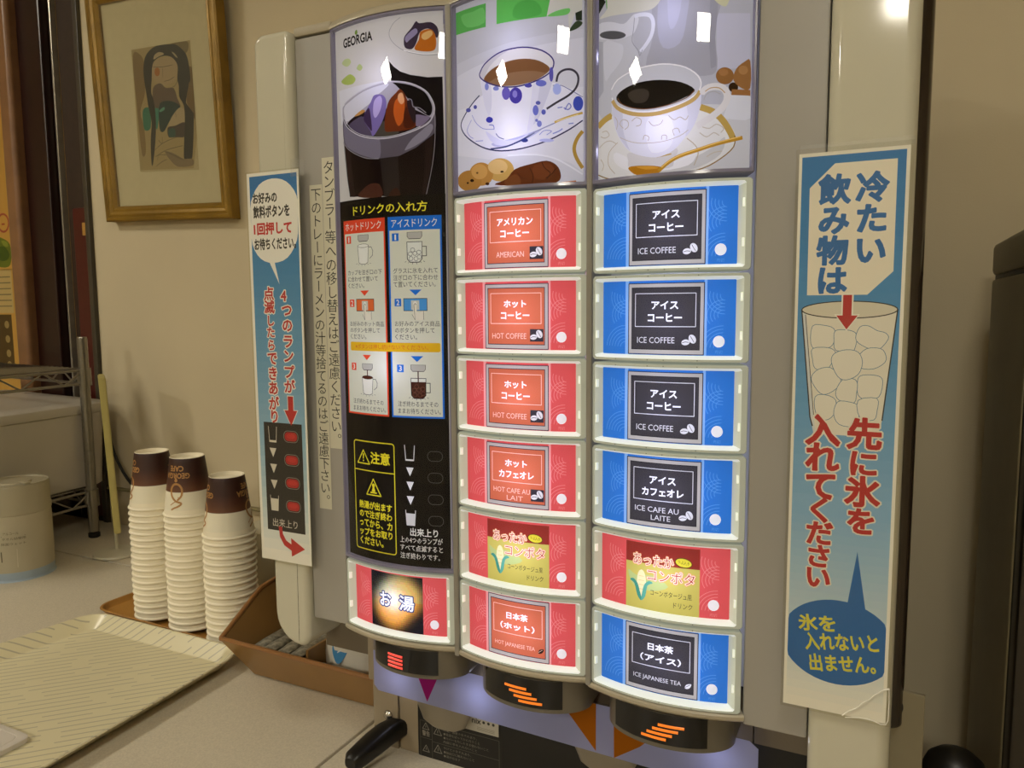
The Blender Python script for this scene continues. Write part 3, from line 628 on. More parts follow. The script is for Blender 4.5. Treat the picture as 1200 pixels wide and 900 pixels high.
ART_C3 = [["q","b2b2b6",0,[[3.2,277.8],[133.8,253.8],[135.9,162.8],[3.7,178.5]]],["q","c9c8c6",0,[[3.7,170.1],[136,158.4],[137.5,96.2],[4.1,105.8]]],["q","bdbcc6",0,[[108.2,231],[134.4,229.2],[135.4,186.9],[109,188.4]]],["p","a2a1a6",0,[[59,263.6],[111,255.5],[108.8,227.7],[107.5,212.6],[109.6,189.5],[100.3,183.7],[63.5,189.1],[51.2,199],[57.1,220.5]]],["p","adadb8",0,[[65,262.4],[85.7,258.8],[85,230.5],[79.6,211.4],[65.6,210.1],[60.6,230]]],["p","b6b6c4",0,[[69.6,261.5],[80,259.7],[79.8,237.8],[74.8,224.3],[70.1,228.3]]],["q","97969c",0,[[103.4,256.4],[110.4,255.6],[108.8,227.7],[107.5,212.6],[109,190.6],[104.6,188.8],[102.5,214.2]]],["q","1d241c",0,[[3.2,268.5],[11.8,257.9],[4.1,249.5]]],["q","6aa85a",0,[[11,266.3],[17,264.6],[17,253.1],[12.6,251.9]]],["p","cac8b8",0,[[16.9,266.9],[65,255.7],[62.8,247.3],[55.6,242],[41.8,242.4],[17.1,245],[4.9,245.8],[13.4,251.7]]],["p","c4c29c",0,[[103.5,247.7],[118.8,246.2],[117.3,238.8],[114.6,235.6],[108,239.7]]],["p","bfbfc1",0,[[3.7,229.1],[21.6,224.8],[32.7,226.4],[38.7,229.7],[39.7,218.1],[44.7,206.9],[42.2,198.2],[24.7,191],[19.7,182.6],[17.7,164.7],[4.1,167.7]]],["p","cacacd",0,[[9.7,224.7],[24.5,221.3],[30.1,216.6],[27.4,205.6],[17.4,197.1],[11.5,193.7]]],["q","aaaaae",0,[[3.8,227.3],[9,225.8],[10,184.5],[4,178.5]]],["p","cfcfd2",0,[[4.2,241.3],[17.1,240.3],[29.9,235.6],[36.6,239.2],[40.5,241.2],[44.4,236.4],[40.7,227],[35.4,224.7],[24.4,224.2],[9.7,227.6],[4.2,230.5]]],["p","525254",0,[[32.3,226],[30.6,224.7],[26,224.4],[19.4,225.4],[12.6,227.5],[7.4,230],[5.5,232.3],[7.4,233.6],[12.6,233.6],[19.4,232.4],[25.9,230.4],[30.6,228.1]]],["s","d6d7de",3.2,[[40.5,239.5],[46.9,239.5],[54.4,237.2],[57.2,230.6],[55.8,221.9],[51,214.8],[46,210.1]]],["s","8c8c92",0.5,[[40.3,238.4],[39.6,229.5],[38.4,219.5],[44,211.6],[45.4,206.8],[47.9,211.4]]],["p","d4d4d4",0,[[115.5,167.1],[135.9,165.6],[136.3,148.5],[120.8,148.6],[115.3,150.5],[117.9,159.2]]],["p","33210f",0,[[126.2,173.1],[125.8,171.2],[124.4,169.9],[122.6,169.5],[120.7,170.1],[119.3,171.6],[118.8,173.5],[119.2,175.3],[120.6,176.6],[122.4,177],[124.3,176.4],[125.7,175]]],["p","8d6132",0,[[122.7,182],[121.9,178.8],[119.4,176.5],[115.9,175.9],[112.3,177],[109.7,179.6],[108.7,183],[109.6,186.2],[112.1,188.4],[115.6,189.1],[119.1,187.9],[121.7,185.4]]],["p","a07040",0,[[118.3,185],[117.8,183.6],[116.5,182.7],[114.6,182.4],[112.8,182.9],[111.4,184.1],[110.8,185.6],[111.3,187],[112.7,187.9],[114.5,188.1],[116.4,187.6],[117.8,186.5]]],["p","946738",0,[[122.4,178.8],[124.4,187.4],[130.8,192.5],[135.2,192.9],[135.7,172.2],[129.1,172.1]]],["p","a87a48",0,[[133.6,185.9],[133.2,184.2],[131.8,182.9],[130,182.5],[128.1,183.1],[126.7,184.5],[126.2,186.2],[126.6,188],[128,189.2],[129.8,189.5],[131.7,189],[133.1,187.7]]],["q","9a6a3a",0,[[121.4,171.7],[135.8,170.5],[135.9,166.1],[121,167.3]]],["p","dcdad2",0,[[3.5,154.5],[10.1,160.6],[19.2,163.2],[51.5,165.8],[96.2,160.8],[109.7,154.2],[119.8,144.7],[125,135.6],[123.5,126.8],[113.7,118.3],[99.3,111.2],[76.5,107.6],[39.2,107.4],[18.1,109.7],[3.7,115]]],["p","c6c4be",0,[[62,116.3],[87.9,118.7],[105.8,126.5],[116.7,134.9],[113.6,121.6],[97.1,112.4],[76.5,108.7],[54.7,108.8]]],["s","b99a4e",5.5,[[4.1,155.6],[11.7,160.3],[18.4,162.5]]],["s","b99a4e",5,[[96.8,159.6],[107.5,154.9],[115.3,147.2],[121,138],[123.1,132.9]]],["s","8a6a2a",0.9,[[124.4,135.6],[123.7,126.8],[113.7,118],[99.3,110.9],[76.5,107.2],[39.2,107],[18.1,109.1],[4.4,114.4]]],["s","b8a98c",0.6,[[25.1,139.2],[16.4,132.1],[15.7,121.4],[22.4,113.4]]],["s","b8a98c",0.7,[[86.5,135.8],[93.4,129.6],[95.8,122.7],[92.5,113.8]]],["s","bfb59e",0.7,[[8.6,150.1],[13.3,150.5],[16.3,146.5],[11.8,144.8],[7.1,146.7]]],["s","bfb59e",0.7,[[5.5,137.3],[11.8,141.2],[17.8,141.5],[23.7,138.2]]],["s","bfb59e",0.7,[[96.6,139.5],[102.3,135.7],[107.8,138.7],[112.2,136.2]]],["s","bfb59e",0.7,[[98.8,143.8],[104.4,142.3],[109.9,145.3],[115.5,141.6],[113.3,138.4]]],["s","bfb59e",0.7,[[102.5,120],[108.1,123],[114.7,123.8]]],["s","bfb59e",0.7,[[7.2,127.4],[10.4,122.1],[8.8,117.4]]],["p","e4e2de",0,[[23.8,131.1],[52.1,117.2],[81,119.2],[92.3,128.6],[94.6,122.8],[88,114.2],[64.5,111.4],[36.4,114.2],[22.4,122.9]]],["p","cfcbc6",0,[[36.3,129.5],[58.2,123.6],[78.5,128.5],[76.3,119.6],[71.7,113.1],[39.1,116.2],[35.7,122.5]]],["s","b99a50",1,[[49.4,125.6],[61.9,123.2],[73.9,124.4]]],["p","dddce4",0,[[18.8,175.7],[23.5,169],[34.6,163.1],[49.1,159.3],[63.9,158.7],[80.3,162],[92.2,167.2],[97.1,172.9],[96.8,159.6],[92,145.5],[85.3,137],[76.2,127.6],[64.4,123],[52,124.2],[36.3,130.7],[25.1,145.2],[19.9,161.3]]],["p","cccbd6",0,[[19.1,174.7],[23.5,168.8],[29.4,165],[30.1,150.3],[33.8,138.1],[36.9,130.8],[25.8,144.8],[20.3,160.7]]],["p","d1d0da",0,[[86,164.5],[92.2,167.2],[97.1,172.9],[96.8,159.6],[92,145.5],[85.3,137.2],[87.4,150.3]]],["p","ebeaf2",0,[[54.1,155.1],[71.1,154.8],[76,141.3],[71.5,129.2],[57,127.2],[51.8,141.6]]],["p","c3c3c5",0,[[18.3,182.9],[24.7,191],[41,196.2],[57.4,197.4],[70.5,196.2],[84.4,192],[93.6,185.4],[97.1,177.3],[91.6,170.1],[80.3,164.5],[63.9,161.3],[49,161.8],[34.6,165.4],[23.4,171.4],[18.8,178.1]]],["p","17130f",0,[[23.4,177.2],[30.4,182.4],[45,185.5],[63.6,184.8],[81.2,180.7],[92.1,173.9],[87.1,169.4],[71,164.4],[54.1,163.2],[38.6,166],[27,171.3]]],["s","6a4526",0.8,[[24.8,175.8],[29.1,170.4],[39.9,165.5],[54.1,162.9],[71,164],[86,168.2],[92.1,173.4]]],["p","3a332a",0,[[34.5,177.7],[45,180.6],[53.9,176.9],[51.5,169.3],[41.2,169.6]]],["s","e6e4e2",1.1,[[18.8,177.5],[23.4,170.8],[34.6,164.9],[49,161.3],[63.9,160.8],[80.3,163.8],[92.2,169.4],[97.1,176.2],[94.7,184.2],[84.4,192],[70.5,196.3],[57.4,197.5],[41,196.3],[24.7,191.3],[18.3,184.1]]],["s","c0a060",3.2,[[19.4,175],[24.2,168.3],[35.3,162.2],[49.1,158.8],[63.9,158.3],[80.3,161.5],[91.6,166.2],[96.6,172.4]]],["s","bfb6a8",0.6,[[27.2,143.1],[37.6,138.2],[49.3,135.5],[66.6,135.1],[80.7,138.3],[87.5,142.5]]],["s","b9aea0",0.6,[[30.6,150.2],[27.1,154.3],[29.9,157.4],[34.7,155.5],[35.4,151.3],[32,148.9]]],["s","b9aea0",0.6,[[38.7,154.9],[42.7,157.3],[47.2,154.9],[46.6,150.9],[42.7,150.3]]],["s","b9aea0",0.6,[[54.2,152.8],[57.9,148.9],[64,149.4],[66.4,152.5]]],["s","b9aea0",0.6,[[71.1,155.4],[75.8,151.5],[80.5,153.3],[85.1,150.6],[87.3,153.7]]],["s","b9aea0",0.6,[[49.3,138.4],[50.5,141.8],[54.3,140.2],[53.7,136.8]]],["s","b9aea0",0.6,[[65.4,136.6],[65.9,140],[69.5,139.6],[69.6,136.2]]],["s","b9aea0",0.6,[[76,139],[74.8,143.6],[78.9,144.4],[80.6,140.8]]],["s","b9aea0",0.6,[[22.1,161],[25,155.8],[23.6,150.1]]],["s","d8d4ce",5.5,[[97.7,170.6],[102.1,174.1],[109.3,174.7],[115.4,172.4],[118,165.8],[114.6,158.3],[106.4,151.6],[94.3,144.7]]],["s","b99a68",0.8,[[100.5,171.5],[104.9,173.9],[111.5,173.4],[116,169.3]]],["s","a8a49c",0.6,[[99.5,164.9],[101.7,169.2],[107.2,171],[112.7,168.4]]],["p","b5791c",0,[[36.1,117.2],[47,117.4],[64.5,114.9],[63.9,110.3],[57.2,108.4],[44.4,109.8],[38.1,113.4]]],["p","cf9430",0,[[43.1,116.8],[57.1,115.8],[63.3,113.8],[52.1,113.7]]],["s","b98a2a",3,[[63.3,111.5],[71.6,117.7],[80.9,122.1],[94.6,125.6],[110.2,129.7],[130.5,133.7]]],["s","e7c068",0.9,[[65.7,114.2],[72.8,119.3],[82.1,123.1],[95.7,126.6],[110.1,130.5],[128.9,134.6]]]]
ART_ART = [["q","b09a70",0,[[-1505.7,569.5],[-1319.2,564.6],[-1329.9,412.2],[-1313.3,410.3],[-1316.3,427.9],[-1314.9,387.5],[-1333.7,296.2],[-1498.8,306],[-1502.2,448.2],[-1501.9,452.2]]],["p","8a6f48",0,[[-1502.7,550.2],[-1478.7,548.7],[-1468.4,527.5],[-1470.3,468.3],[-1488.5,430.5],[-1479.2,395.4],[-1477.3,344.8],[-1490,337.8],[-1496.5,407.3],[-1498.9,451.8]]],["p","7d6a45",0,[[-1381.2,559.4],[-1336.5,555.4],[-1333.5,538.8],[-1346.6,531.3],[-1370.7,548.2]]],["p","7a5f38",0,[[-1337.7,499.5],[-1315.8,494.6],[-1314.9,448.7],[-1315.9,433.6],[-1319.9,395.7],[-1332.9,408.7],[-1345.2,433.3],[-1344.6,440.9]]],["p","2f7a66",0,[[-1479.1,433.5],[-1458.2,433],[-1458.4,393.1],[-1476.7,389.1],[-1481.4,405.7]]],["p","3c8a78",0,[[-1447,441.6],[-1413.2,441.5],[-1411.5,425.6],[-1430.2,411.9],[-1438,387],[-1445.8,401.8]]],["p","b59c7c",0,[[-1440.2,527.4],[-1406.3,532.3],[-1372.2,527.3],[-1368.2,505.6],[-1375.5,483.5],[-1399.1,474.9],[-1419.2,477.6],[-1441.5,492.3],[-1446,510.6]]],["p","6a554c",0,[[-1442.8,476.7],[-1421.8,481.8],[-1405.3,469.9],[-1382.4,467],[-1372.7,444.4],[-1368.4,424.5],[-1443.3,433.3],[-1447.3,457.5]]],["p","1c3a3c",0,[[-1425,441],[-1390.1,440.7],[-1364.1,425.9],[-1383.5,414.5],[-1402.1,397],[-1417.9,380.9],[-1429.4,384.1],[-1431.8,410.1]]],["p","5fa08c",0,[[-1429.1,425.7],[-1414,431.8],[-1413,425.8],[-1425,422.2]]],["p","b9a486",0,[[-1368.4,424.5],[-1352,416.7],[-1353.8,391.7],[-1388.2,389.6],[-1402.5,391.1],[-1392.6,407.7]]],["p","4a3c38",0,[[-1405.7,387.5],[-1382.5,389],[-1353.7,392.7],[-1354.3,364.5],[-1384.2,365.6],[-1404.3,367.6]]],["p","2f5550",0,[[-1403.1,383.3],[-1385.8,383.4],[-1384.1,367.5],[-1402.8,368.5]]],["p","26221f",0,[[-1467.8,535.3],[-1451.5,552.5],[-1424.4,560.2],[-1395.7,557.7],[-1370.3,553.9],[-1348.8,539.2],[-1336.2,520.2],[-1330.9,477.6],[-1336.9,470.7],[-1344.4,444.8],[-1351,430.1],[-1366.5,451.4],[-1364.2,482],[-1369.6,486.6],[-1366.5,509.2],[-1378,526.3],[-1397.4,534.9],[-1423.5,534.8],[-1442,523.7],[-1447.4,493],[-1451.1,465.9],[-1443.6,429.3],[-1459.8,431.2],[-1466.1,463.8],[-1471.8,504.2]]],["p","26221f",0,[[-1369.6,486.6],[-1352.2,491.9],[-1336.9,470.7],[-1344.1,448.6],[-1348,433.6],[-1329.9,412.2],[-1326.7,398.4],[-1336.3,319.8],[-1350.5,318.2],[-1361.6,322.1],[-1353.8,391.7],[-1354.1,426.6],[-1366.8,447.5],[-1365.4,466.7]]],["p","26221f",0,[[-1463.2,463.4],[-1449.9,461.8],[-1442,431.1],[-1442.9,381.5],[-1455,322.6],[-1461.6,315.1],[-1460.8,363.3],[-1454.6,402.7],[-1461.1,433.4]]],["p","b8a384",0,[[-1434.6,542.2],[-1419.7,545.9],[-1405.7,539.9],[-1423.4,536.7],[-1438.3,533]]],["p","a39478",0,[[-1382.7,540.4],[-1374.4,537.3],[-1365.2,526.3],[-1372.1,529.2]]],["p","b06a30",0,[[-1421.1,505.2],[-1422.6,500.9],[-1425.8,498],[-1430,497.4],[-1433.9,499.1],[-1436.7,502.8],[-1437.4,507.4],[-1435.9,511.7],[-1432.7,514.6],[-1428.6,515.2],[-1424.6,513.4],[-1421.9,509.8]]],["s","3a322a",0.9,[[-1441,517.7],[-1407.7,514],[-1381.8,514.3]]],["s","3a322a",0.7,[[-1412.2,511.8],[-1412.8,492.4]]],["s","3a322a",0.9,[[-1410,484.2],[-1392.6,484.8],[-1377.9,489.6]]],["s","3a322a",1,[[-1366.9,484.3],[-1376.3,472],[-1385.1,469.2]]],["s","4a4030",1,[[-1450.3,344.2],[-1425.7,355.9],[-1396,362.8],[-1369.8,366.1]]],["s","4a4030",1,[[-1448.5,330],[-1421.1,339.5],[-1397.4,343.2],[-1362.8,345.8]]],["s","4a4030",1,[[-1447.1,309.8],[-1428.6,318.2],[-1413.7,320.9]]],["p","8a755c",0,[[-1418.2,338.2],[-1392.4,332.9],[-1361.9,318.2],[-1335.2,315.8],[-1336.1,302.3],[-1377.3,302.8],[-1399.5,315.6]]],["s","4a4030",1,[[-1418.2,339.2],[-1392.7,328.9],[-1364.9,316.5]]],["s","4a4030",1,[[-1436.8,364.9],[-1425.7,355.9],[-1424.6,369.7]]],["s","4a4030",0.8,[[-1380.5,416.1],[-1378.3,406.1]]],["s","4a4030",0.8,[[-1443,323.5],[-1436.3,332.9],[-1415.9,331]]]]
ART_ICE = [[[14.7,-16.8],[22.8,-16.1],[30.2,-18.7],[31.1,-26],[28.2,-32.7],[18.4,-35.1],[13.9,-30.2]],[[30.9,-20.7],[36.3,-19.4],[43.6,-20.6],[46.7,-24.5],[45.3,-33.7],[42.9,-35.7],[32,-35.3],[30.5,-27.3]],[[48.3,-17.3],[54.1,-16.4],[60.1,-19.9],[66,-21.7],[67.9,-26.2],[60.7,-34.7],[49.9,-31],[45.6,-25.8]],[[15.3,-34.2],[27,-33.4],[32.1,-37.3],[29.8,-44.6],[25.1,-51.2],[17.6,-49.6],[15.5,-42.3]],[[53.6,-33.6],[63,-33.4],[66.6,-37.9],[66.3,-43.7],[58.9,-48.8],[49.4,-48.1],[47.9,-40.2]],[[15.3,-55.8],[20.1,-50.2],[28.7,-48.7],[35.1,-55.1],[35.9,-61.8],[28.2,-68.8],[22,-69],[16.1,-61.2]],[[49.6,-54.6],[56.7,-53.4],[63.8,-54.8],[65.4,-60],[63.2,-69.9],[55,-72.6],[48.9,-69.2],[48,-60]],[[37.6,-57.7],[44.9,-56.8],[48,-60],[47.7,-67.9],[46.1,-75.3],[35.7,-73.8],[33,-67.2]],[[18.3,-71.9],[25.7,-70],[33.3,-73.9],[32.4,-84.7],[26.4,-89.8],[19.3,-84.8]],[[34.5,-75.2],[41.8,-74.6],[49.2,-77.2],[50.1,-85.1],[46.1,-93.3],[36.3,-92.6],[32.1,-84.7]],[[49,-73.2],[62,-71.2],[62.4,-80.4],[60.3,-87.8],[50.7,-86.4]],[[29.2,-44.6],[30.9,-37.9],[39.3,-34.7],[47.7,-36.3],[51,-44.1],[48.3,-53.4],[40.1,-57.9],[33.9,-55.2]]]
# --- column 1: iced coffee picture above the how-to panel
PR = (4.5, LEN - 3.4)
cv = Canvas(); strips(cv, 'cdc9c2', PR[0], -265.5, PR[1], 279.5, 12)
cv.art(ART_C1)
cv.text('1c1712', 'GEORGIA', 19.0, 260.6, 60.0, 269.2, .03, 3)
cv.smooth('6f8a3a', [(37, 271), (39, 269.5), (41, 271), (40, 274), (38, 273.5)])
cv.rect('14100e', 4, -266, 136, 109.5)
cv.text('efe23a', 'ドリンクの入れ方', 27.4, 93.5, 117.2, 103.2, .014, 2)
for col, x0, x1, t, tx0, tx1 in (('e2492b', 10.2, 70.2, 'ホットドリンク', 13.5, 65.5), ('1c6fd2', 73.8, 131.6, 'アイスドリンク', 78, 127)):
    cv.rect(col, x0, -111.2, x1, 89.2); cv.rect('d9dac6', x0 + 1.8, -109.4, x1 - 1.8, 75.8)
    cv.text('f6f2e6', t, tx0, 78.6, tx1, 86.6, 0, 2)
RED, BLU, INK = 'e2492b', '1c6fd2', '23211d'
def step(x, zt, col, n):
    cv.rect(col, x, zt - 7.6, x + 7.6, zt); cv.text('f4efe4', n, x + (3.1 if n == '1' else 2.2), zt - 6.4, x + (4.6 if n == '1' else 5.4), zt - 1.2, .012, 2)
def nozzle(x, zt, w):
    cv.poly(INK, [(x - w - .5, zt + .3), (x + w + .5, zt + .3), (x + w + .5, zt - 4.2), (x + w - 1.5, zt - 6.6), (x - w + 1.5, zt - 6.6), (x - w - .5, zt - 4.2)])
    cv.poly('b9b7ac', [(x - w, zt), (x + w, zt), (x + w, zt - 4), (x + w - 1.5, zt - 6), (x - w + 1.5, zt - 6), (x - w, zt - 4)])
def hotmug(x, z0, z1, coffee=False):
    cv.stroke(INK, .5, [(x + 7.4, z1 - 3), (x + 11.5, z1 - 3.2), (x + 13.5, z1 - 7), (x + 13, z0 + 9), (x + 9, z0 + 6)])
    cv.poly('e9e9dc', [(x - 7.6, z1 - 1.5), (x + 7.6, z1 - 1.5), (x + 6.2, z0 + 2), (x, z0), (x - 6.2, z0 + 2)])
    cv.stroke(INK, .5, [(x - 7.8, z1 - 1.5), (x - 6.3, z0 + 2), (x - 3, z0 + .6), (x + 3, z0 + .6), (x + 6.3, z0 + 2), (x + 7.8, z1 - 1.5)])
    cv.ell(INK, x, z1 - 1.5, 7.9, 2.0); cv.ell('4a1f14' if coffee else 'e9e9dc', x, z1 - 1.5, 7.4, 1.6)
    for dx in (-9, -6, -2, 2, 6, 9): cv.stroke('6b685e', .4, [(x + dx, z0 - .5 + abs(dx) * .22), (x + dx * 1.2, z0 - 2 + abs(dx) * .3)])
def icemug(x, z0, z1, coffee=False):
    cv.stroke(INK, .7, [(x + 8, z1 - 5), (x + 12.5, z1 - 5), (x + 12.5, z0 + 6), (x + 8, z0 + 6)])
    fill = '43201a' if coffee else 'e2e4d8'
    cv.poly(INK, [(x - 8.4, z1), (x + 8.4, z1), (x + 8.2, z0 + 3), (x + 5, z0 - .4), (x - 5, z0 - .4), (x - 8.2, z0 + 3)])
    cv.poly('e2e4d8', [(x - 7.8, z1 - .6), (x + 7.8, z1 - .6), (x + 7.7, z1 - 4), (x - 7.7, z1 - 4)])
    cv.poly(fill, [(x - 7.8, z1 - 4), (x + 7.8, z1 - 4), (x + 7.4, z0 + 3.2), (x + 4.6, z0 + .4), (x - 4.6, z0 + .4), (x - 7.4, z0 + 3.2)])
    ic = '7a4a3a' if coffee else INK
    for dx, dz in ((-4, 3.6), (1.5, 3.4), (5, 5), (-4.6, 8.2), (.4, 8.6), (4.6, 9.6), (-2, 12)):
        if z0 + dz + 3 < z1 - 3:
            cv.ell(ic, x + dx, z0 + dz, 2.5, 2.3, 8); cv.ell(fill if coffee else 'e2e4d8', x + dx, z0 + dz, 2.1, 1.9, 8)
    for dx in (-9, -6, -2, 2, 6, 9): cv.stroke('6b685e', .5, [(x + dx, z0 - .8 + abs(dx) * .22), (x + dx * 1.2, z0 - 2.6 + abs(dx) * .3)])
step(14.8, 73.4, RED, '1'); step(78.4, 73.0, BLU, '1')
nozzle(41.0, 73.4, 7.2); nozzle(103.4, 73.4, 7.6)
hotmug(40.6, 43.6, 64.2); icemug(103.2, 44.2, 64.4)
def lines(rows, x0, x1, ztop, pitch, h, col='2a2822', bold=.004, last=None, res=2):
    n = max(len(r) for r in rows)
    cw = (x1 - x0) / n
    for i, r in enumerate(rows):
        cv.text(col, r, x0, ztop - pitch * i - h, x0 + cw * len(r) - (cw * .45 if r.endswith('。') else 0), ztop - pitch * i, bold, res)
lines(['カップを注ぎ口の下', 'に合わせて置いて', 'ください。'], 15.9, 65.3, 38.6, 6.7, 5.2)
lines(['グラスに氷を入れて', '注ぎ口の下に合わせ', 'て置いてください。'], 79.0, 127.0, 38.8, 6.7, 5.4)
def tri(col, x, zt, w, h): cv.poly(col, [(x - w, zt), (x, zt - h), (x + w, zt)])
tri(RED, 41.2, 17.4, 6.4, 5.4); tri(BLU, 103.4, 17.4, 6.6, 5.6)
step(17.6, 8.4, RED, '2'); step(79.8, 8.6, BLU, '2')
for x, col in ((41.2, 'df6a36'), (102.8, '4b97d8')):
    cv.rect(INK, x - 12.9, -3.7, x + 12.9, 8.9); cv.rect(col, x - 12.3, -3.1, x + 12.3, 8.3)
    cv.rect('c9c9ba', x - 4.4, -2.6, x + 4.4, 6.8); cv.ell('e4e4da', x, 3, 2.2, 3)
    cv.smooth('e4dfcc', [(x - 1.5, 2.6), (x, 4), (x + 1.4, 2.6), (x + 1.6, -4), (x + 5, -6), (x + 8.5, -4), (x + 8.7, -12), (x, -12.4), (x - 2.4, -8)])
    cv.stroke(INK, .4, [(x - 3.6, -7), (x - .4, -12.6), (x - 1.4, 2.4), (x, 3.8), (x + 1.5, 2.2)]); cv.stroke(INK, .4, [(x + 8.8, -4), (x + 8.8, -12.4)])
lines(['お好みのホット商品', 'のボタンを押して', 'ください。'], 17.4, 66.3, -14.0, 6.6, 5.2)
lines(['お好みのアイス商品', 'のボタンを押して', 'ください。'], 79.6, 128.2, -13.6, 6.6, 5.4)
cv.rrect('e2b21e', 17.0, -44.6, 128.4, -35.4, 1.6); cv.text('d2622a', '※ボタンは押し続けないでください。', 25, -42.6, 116, -37.4, .004, 1)
tri(RED, 42.0, -48.6, 6.0, 5.4); tri(BLU, 103.6, -48.6, 6.8, 5.8)
step(17.8, -57.4, RED, '3'); step(81.0, -57.4, BLU, '3')
nozzle(42.4, -58.0, 7.0); nozzle(104.6, -57.6, 7.6)
hotmug(42.2, -90.6, -70.4, True); icemug(104.6, -91.2, -70.6, True)
cv.rect('4a1f14', 41.7, -72, 42.9, -64); cv.rect('4a1f14', 103.9, -75, 105.1, -63.6)
lines(['注ぎ終わるまでその', 'ままお待ちください。'], 19.2, 68.2, -94.6, 7.2, 5.4)
lines(['注ぎ終わるまでその', 'ままお待ちください。'], 81.2, 130, -94.2, 7.2, 5.6)
# caution box and ready lamps
YEL = 'e6d92e'
cv.stroke(YEL, 1.1, rpoly(18.2, 75.0, -256.0, -139.4, 3, 3, 3, 3, 4), True)
cv.stroke(YEL, 1.0, [(18.2, -170.4), (75.0, -170.4)])
def warn(x, z0, z1, w, mark):
    cv.stroke(YEL, 1.2, [(x - w, z0), (x + w, z0), (x, z1)], True)
    if mark == '!':
        cv.poly(YEL, [(x - 1, z0 + 10.5), (x + 1, z0 + 10.5), (x + .6, z0 + 5), (x - .6, z0 + 5)]); cv.ell(YEL, x, z0 + 3, .9, .9, 10)
    else:
        cv.rect(YEL, x - 4.5, z0 + 2, x + 4.5, z0 + 3.4); cv.smooth(YEL, [(x - 2.4, z0 + 4), (x + 2.4, z0 + 4), (x + 1.4, z0 + 8), (x + 2.2, z0 + 11), (x, z0 + 12.6), (x - 2, z0 + 11), (x - 1.2, z0 + 8)])
warn(32.9, -163.2, -149.0, 9.2, '!'); cv.text(YEL, '注意', 43.8, -162.0, 69.2, -149.8, .03, 2)
warn(46.8, -195.8, -178.6, 10.2, 'h')
for i, r in enumerate(('熱湯が出ます', 'ので注ぎ終わ', 'ってから、カ', 'ップをお取り', 'ください。')):
    cv.text(YEL, r, 24.6, -211.4 - 9.75 * i, 70.6 - (12 if i == 4 else 0), -203.4 - 9.75 * i, .03, 2)
W_ = 'e4e4e6'
def cupicon(cvs, x, z0, z1, w, fill, col=W_, lw=.8):
    cvs.stroke(col, lw, [(x - w, z1), (x - w * .8, z0), (x + w * .8, z0), (x + w, z1)])
    cvs.poly(col, [(x - w * .8, z0), (x + w * .8, z0), (x + w * (.8 + .14 * fill), z0 + (z1 - z0) * .82 * fill), (x - w * (.8 + .14 * fill), z0 + (z1 - z0) * .82 * fill)])
cupicon(cv, 93.2, -155.0, -139.2, 5.6, .1); cupicon(cv, 93.0, -222.4, -206.6, 5.6, .95)
for zt in (-162.2, -177.0, -192.0): tri('f2f2f4', 93.2, zt, 4.2, 9.0)
for z in (-149.6, -171.8, -194.2, -216.4): cv.stroke('5a5856', .5, rpoly(112.9, 128.7, z - 5, z + 5, 4.9, 4.9, 4.9, 4.9, 5), True)
cv.text('ecebe6', '出来上り', 92.2, -233.4, 122.6, -225.2, .02, 2)
for i, r in enumerate(('上の4つのランプが', 'すべて点滅すると', '注ぎ終わりです。')):
    cv.text('dedcd6', r, 80.2, -241.0 - 8.5 * i, 127.4 - (3 if i == 2 else 0), -234.6 - 8.5 * i, .012, 1)
photo(1, -270.0, 283.0, cv)
for z in (.225, -.06): led(1, z, LED_POSTER)
led(1, -.19, LED_POSTER * .6)
# --- columns 2 and 3: hot cup pictures
cv = Canvas(); strips(cv, 'bdbcc0', PR[0], 110.0, PR[1], 279.5, 12); cv.art(ART_C2); photo(2, 105.8, 283.0, cv)
cv = Canvas(); strips(cv, 'b2b2b6', PR[0], 110.0, PR[1], 279.5, 12); cv.art(ART_C3); photo(3, 105.8, 283.0, cv)
for c in (2, 3):
    led(c, .235, LED_POSTER); led(c, .147, LED_POSTER)

# --- selection buttons
BH = 75.0
def button_frame():
    bm = NB()
    L = [ring_loop(.3, LEN - .3, .5, BH - .5, -.045, 2), ring_loop(.3, LEN - .3, .5, BH - .5, .0, 2), ring_loop(.9, LEN - .9, 1.1, BH - 1.1, .0012, 2),
         ring_loop(3.4, LEN - 5.6, 3.0, BH - 3.0, .0012, 1.6), ring_loop(4.6, LEN - 8.0, 4.8, BH - 4.6, -.0008, 1.0), ring_loop(6.6, LEN - 10.6, 5.9, BH - 5.7, -.0066, .5)]
    loft(bm, L)
    n = len(L[0])
    for i, f in enumerate(bm.faces):
        k, q = divmod(i, n)
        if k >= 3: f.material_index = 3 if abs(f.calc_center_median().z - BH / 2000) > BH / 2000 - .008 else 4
    for s, zs in ((3.9, (23, 55)), (LEN - 6.8, (23, 55))):
        for z in zs:
            A = [cpl(a, b, o) for o in (-.004, .0006) for a, b in ((s - 1.2, z - 3.4), (s + 1.2, z - 3.4), (s + 1.2, z + 3.4), (s - 1.2, z + 3.4))]
            v = [bm.verts.new(q) for q in A]
            for q in ((0, 1, 2, 3), (4, 5, 6, 7), (0, 1, 5, 4), (1, 2, 6, 5), (2, 3, 7, 6), (3, 0, 4, 7)): bm.faces.new([v[k] for k in q]).material_index = 1
    # moulding pips along the top and bottom rails
    for z in (2.1, BH - 2.1):
        for s in (26, 56, 70, 98):
            A = [cpl(a, b, .0016) for a, b in ((s - .5, z - .5), (s + .5, z - .5), (s + .5, z + .5), (s - .5, z + .5))]
            bm.faces.new([bm.verts.new(q) for q in A]).material_index = 2
    return local_mesh('selection_button', bm, [acry, acry_edge, mat('moulding_pip', '8b9184', .4, noise=(30, .05)), acry_top, acry_side])
frame_me = button_frame()
cover_me = local_mesh('clear_cover', bow_pane(3.8, LEN - 6.0, 3.8, BH - 3.8, .0002), clear, recalc=False)
